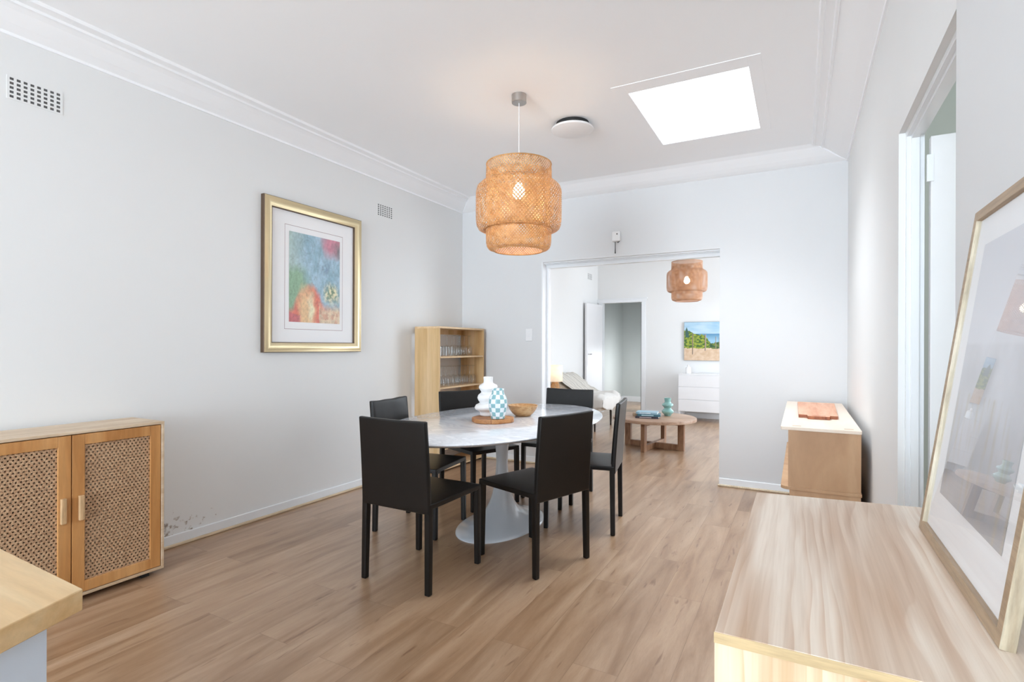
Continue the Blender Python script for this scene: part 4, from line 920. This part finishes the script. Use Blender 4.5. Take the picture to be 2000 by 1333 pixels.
# armchair with throw
ax0, ay0, ay1 = -3.36, 7.42, 8.27
t = thing('armchair', 'cream low armchair with dark legs by the living room left wall', 'armchair', (-2.64, (ay0+ay1)/2, 0))
hy = (ay1-ay0)/2
b = MB().hexa([(-0.66, -hy+0.03, 0.285), (0.06, -hy+0.03, 0.285), (0.06, hy-0.03, 0.285), (-0.66, hy-0.03, 0.285), (-0.66, -hy+0.03, 0.47), (0.09, -hy+0.03, 0.50), (0.09, hy-0.03, 0.46), (-0.66, hy-0.03, 0.43)])
b.build('seat_cushion', M_linen, t, bevel=0.04, seg=4)
b = MB().hexa([(-0.60, -hy+0.03, 0.30), (-0.22, -hy+0.03, 0.44), (-0.22, hy-0.03, 0.44), (-0.60, hy-0.03, 0.30), (-0.735, -hy+0.03, 0.72), (-0.66, -hy+0.03, 0.765), (-0.66, hy-0.03, 0.765), (-0.735, hy-0.03, 0.72)])
b.build('back_cushion', M_linen, t, bevel=0.03, seg=4)
for x, y in ((-0.01, -hy+0.035), (-0.02, hy-0.035), (-0.60, -hy+0.035), (-0.60, hy-0.035)):
    MB().hexa([(x-0.011, y-0.011, 0), (x+0.011, y-0.011, 0), (x+0.011, y+0.011, 0), (x-0.011, y+0.011, 0), (x-0.017, y-0.017, 0.30), (x+0.017, y-0.017, 0.30), (x+0.017, y+0.017, 0.30), (x-0.017, y+0.017, 0.30)]).build('leg', M_black2, t, bevel=0.003)
b = MB().tube([(-0.62, -hy+0.018, 0.36), (-0.02, -hy+0.018, 0.30), (-0.01, -hy+0.018, 0.43)], 0.013, 8); b.build('side_rail', M_black2, t, smooth=True)
# throw: profile along chair then width; drapes over near edge
def throw_mat():
    m, nt, bb = base('cream_throw'); tc = N(nt, 'ShaderNodeTexCoord'); sp = N(nt, 'ShaderNodeSeparateXYZ'); nt.links.new(tc.outputs['UV'], sp.inputs[0])
    wv = N(nt, 'ShaderNodeMath', operation='FRACT'); mu = N(nt, 'ShaderNodeMath', operation='MULTIPLY'); mu.inputs[1].default_value = 8.5; nt.links.new(sp.outputs['Y'], mu.inputs[0]); nt.links.new(mu.outputs[0], wv.inputs[0])
    r = ramp(nt, wv.outputs[0], [(0.0, (0.30, 0.29, 0.26, 1)), (0.10, (0.30, 0.29, 0.26, 1)), (0.14, (0.60, 0.57, 0.52, 1)), (0.60, (0.60, 0.57, 0.52, 1)), (0.64, (0.42, 0.39, 0.34, 1)), (0.68, (0.60, 0.57, 0.52, 1))])
    gt = N(nt, 'ShaderNodeMath', operation='LESS_THAN'); gt.inputs[1].default_value = 0.60; nt.links.new(sp.outputs['X'], gt.inputs[0])
    mx = N(nt, 'ShaderNodeMix', data_type='RGBA'); nt.links.new(gt.outputs[0], mx.inputs[0]); mx.inputs[6].default_value = (0.66, 0.64, 0.61, 1); nt.links.new(r.outputs[0], mx.inputs[7])
    nt.links.new(mx.outputs[2], bb.inputs['Base Color']); bb.inputs['Roughness'].default_value = 0.95; return m
nu, nv = 60, 40
P = [(-0.735, 0.55), (-0.750, 0.72), (-0.705, 0.815), (-0.62, 0.785), (-0.49, 0.69), (-0.36, 0.60), (-0.24, 0.545), (-0.10, 0.535), (0.04, 0.54), (0.118, 0.505), (0.128, 0.40), (0.118, 0.30)]
pp, _ = resamp(P, nu); verts = []; uvs = []
for i, (x, z) in enumerate(pp):
    for j in range(nv+1):
        v = j/nv; y = -hy-0.02+(2*hy+0.04)*v; u = i/nu
        dz = 0.014*nz(u, v, 7, 3)+0.008*math.sin(v*24+u*5)
        if u > 0.5: dz += 0.02*nz(u, v, 5, 13)
        xx = x; zz = z
        if u > 0.42: zz -= 0.03*v
        if u > 0.86: xx += 0.012*math.sin(v*18); zz = 0.505-(u-0.86)/0.14*(0.20*(0.35+0.65*abs(math.sin(v*2.6+0.5)))) - 0.03*v
        # near side hang over seat
        if v < 0.12 and 0.60 < u < 0.88:
            k = (0.12-v)/0.12; y = -hy-0.012-0.004*math.sin(u*40); zz = zz-0.22*k*(0.5+0.5*math.sin((u-0.60)/0.28*PI)); dz *= 0.3
        # lumpy near-side edge on the back
        verts.append((xx, y, zz+dz)); uvs.append((u, v))
me = bpy.data.meshes.new('throw_blanket'); fs = [(i*(nv+1)+j, (i+1)*(nv+1)+j, (i+1)*(nv+1)+j+1, i*(nv+1)+j+1) for i in range(nu) for j in range(nv)]
me.from_pydata(verts, [], fs); me.materials.append(throw_mat()); ul = me.uv_layers.new(name='UVMap')
for lp in me.loops: ul.data[lp.index].uv = uvs[lp.vertex_index]
for p in me.polygons: p.use_smooth = True
o = bpy.data.objects.new('throw_blanket', me); link(o); o.location = (-2.64, (ay0+ay1)/2, 0.004)
sd = o.modifiers.new('thick', 'SOLIDIFY'); sd.thickness = 0.008; sd.offset = 1
tag(o, 'cream throw blanket with grey stripes draped over the living room armchair', 'blanket')

# side table + table lamp
t = thing('side_table', 'small white round side table under the table lamp', 'table', (-3.165, 7.10, 0))
MB().lathe([(0.19, 0.575), (0.195, 0.58), (0.195, 0.598), (0.0, 0.60)], 40).build('table_top', M_white, t, smooth=True)
for k in range(3):
    a = 2*PI*k/3; MB().tube([(0.06*math.cos(a), 0.06*math.sin(a), 0.578), (0.15*math.cos(a), 0.15*math.sin(a), 0.0)], 0.012, 10).build('leg', M_white, t, smooth=True)
t = thing('table_lamp', 'small table lamp with a glowing cream drum shade and wooden base', 'lamp', (-3.165, 7.185, 0.60))
b = MB(); b.open_lathe([(0.108, 0.135), (0.108, 0.375)], 40); b.build('lamp_shade', M_lampsh, t, smooth=True)
b = MB(); weave(b, [(0.06, 0.0), (0.078, 0.02), (0.06, 0.09), (0.045, 0.13)], 26, 0.008, 12); b.lathe([(0.058, 0.0), (0.058, 0.008), (0, 0.008)], 24); b.build('lamp_base', M_rat, t)
MB().lathe([(0.008, 0.0), (0.008, 0.19), (0.0, 0.19)], 12).build('stem', M_nickel, t)
MB().lathe([(0.012, 0.19), (0.026, 0.22), (0.026, 0.25), (0.0, 0.27)], 16).build('bulb', emis('warm_bulb', (1, 0.76, 0.5, 1), 2.5), t, smooth=True)
l = bpy.data.lights.new('table_lamp_light', 'POINT'); l.energy = 0.32; l.color = (1, 0.86, 0.70); l.shadow_soft_size = 0.03
lo = bpy.data.objects.new('table_lamp_light', l); link(lo); lo.location = (-3.165, 7.185, 0.60+0.30)
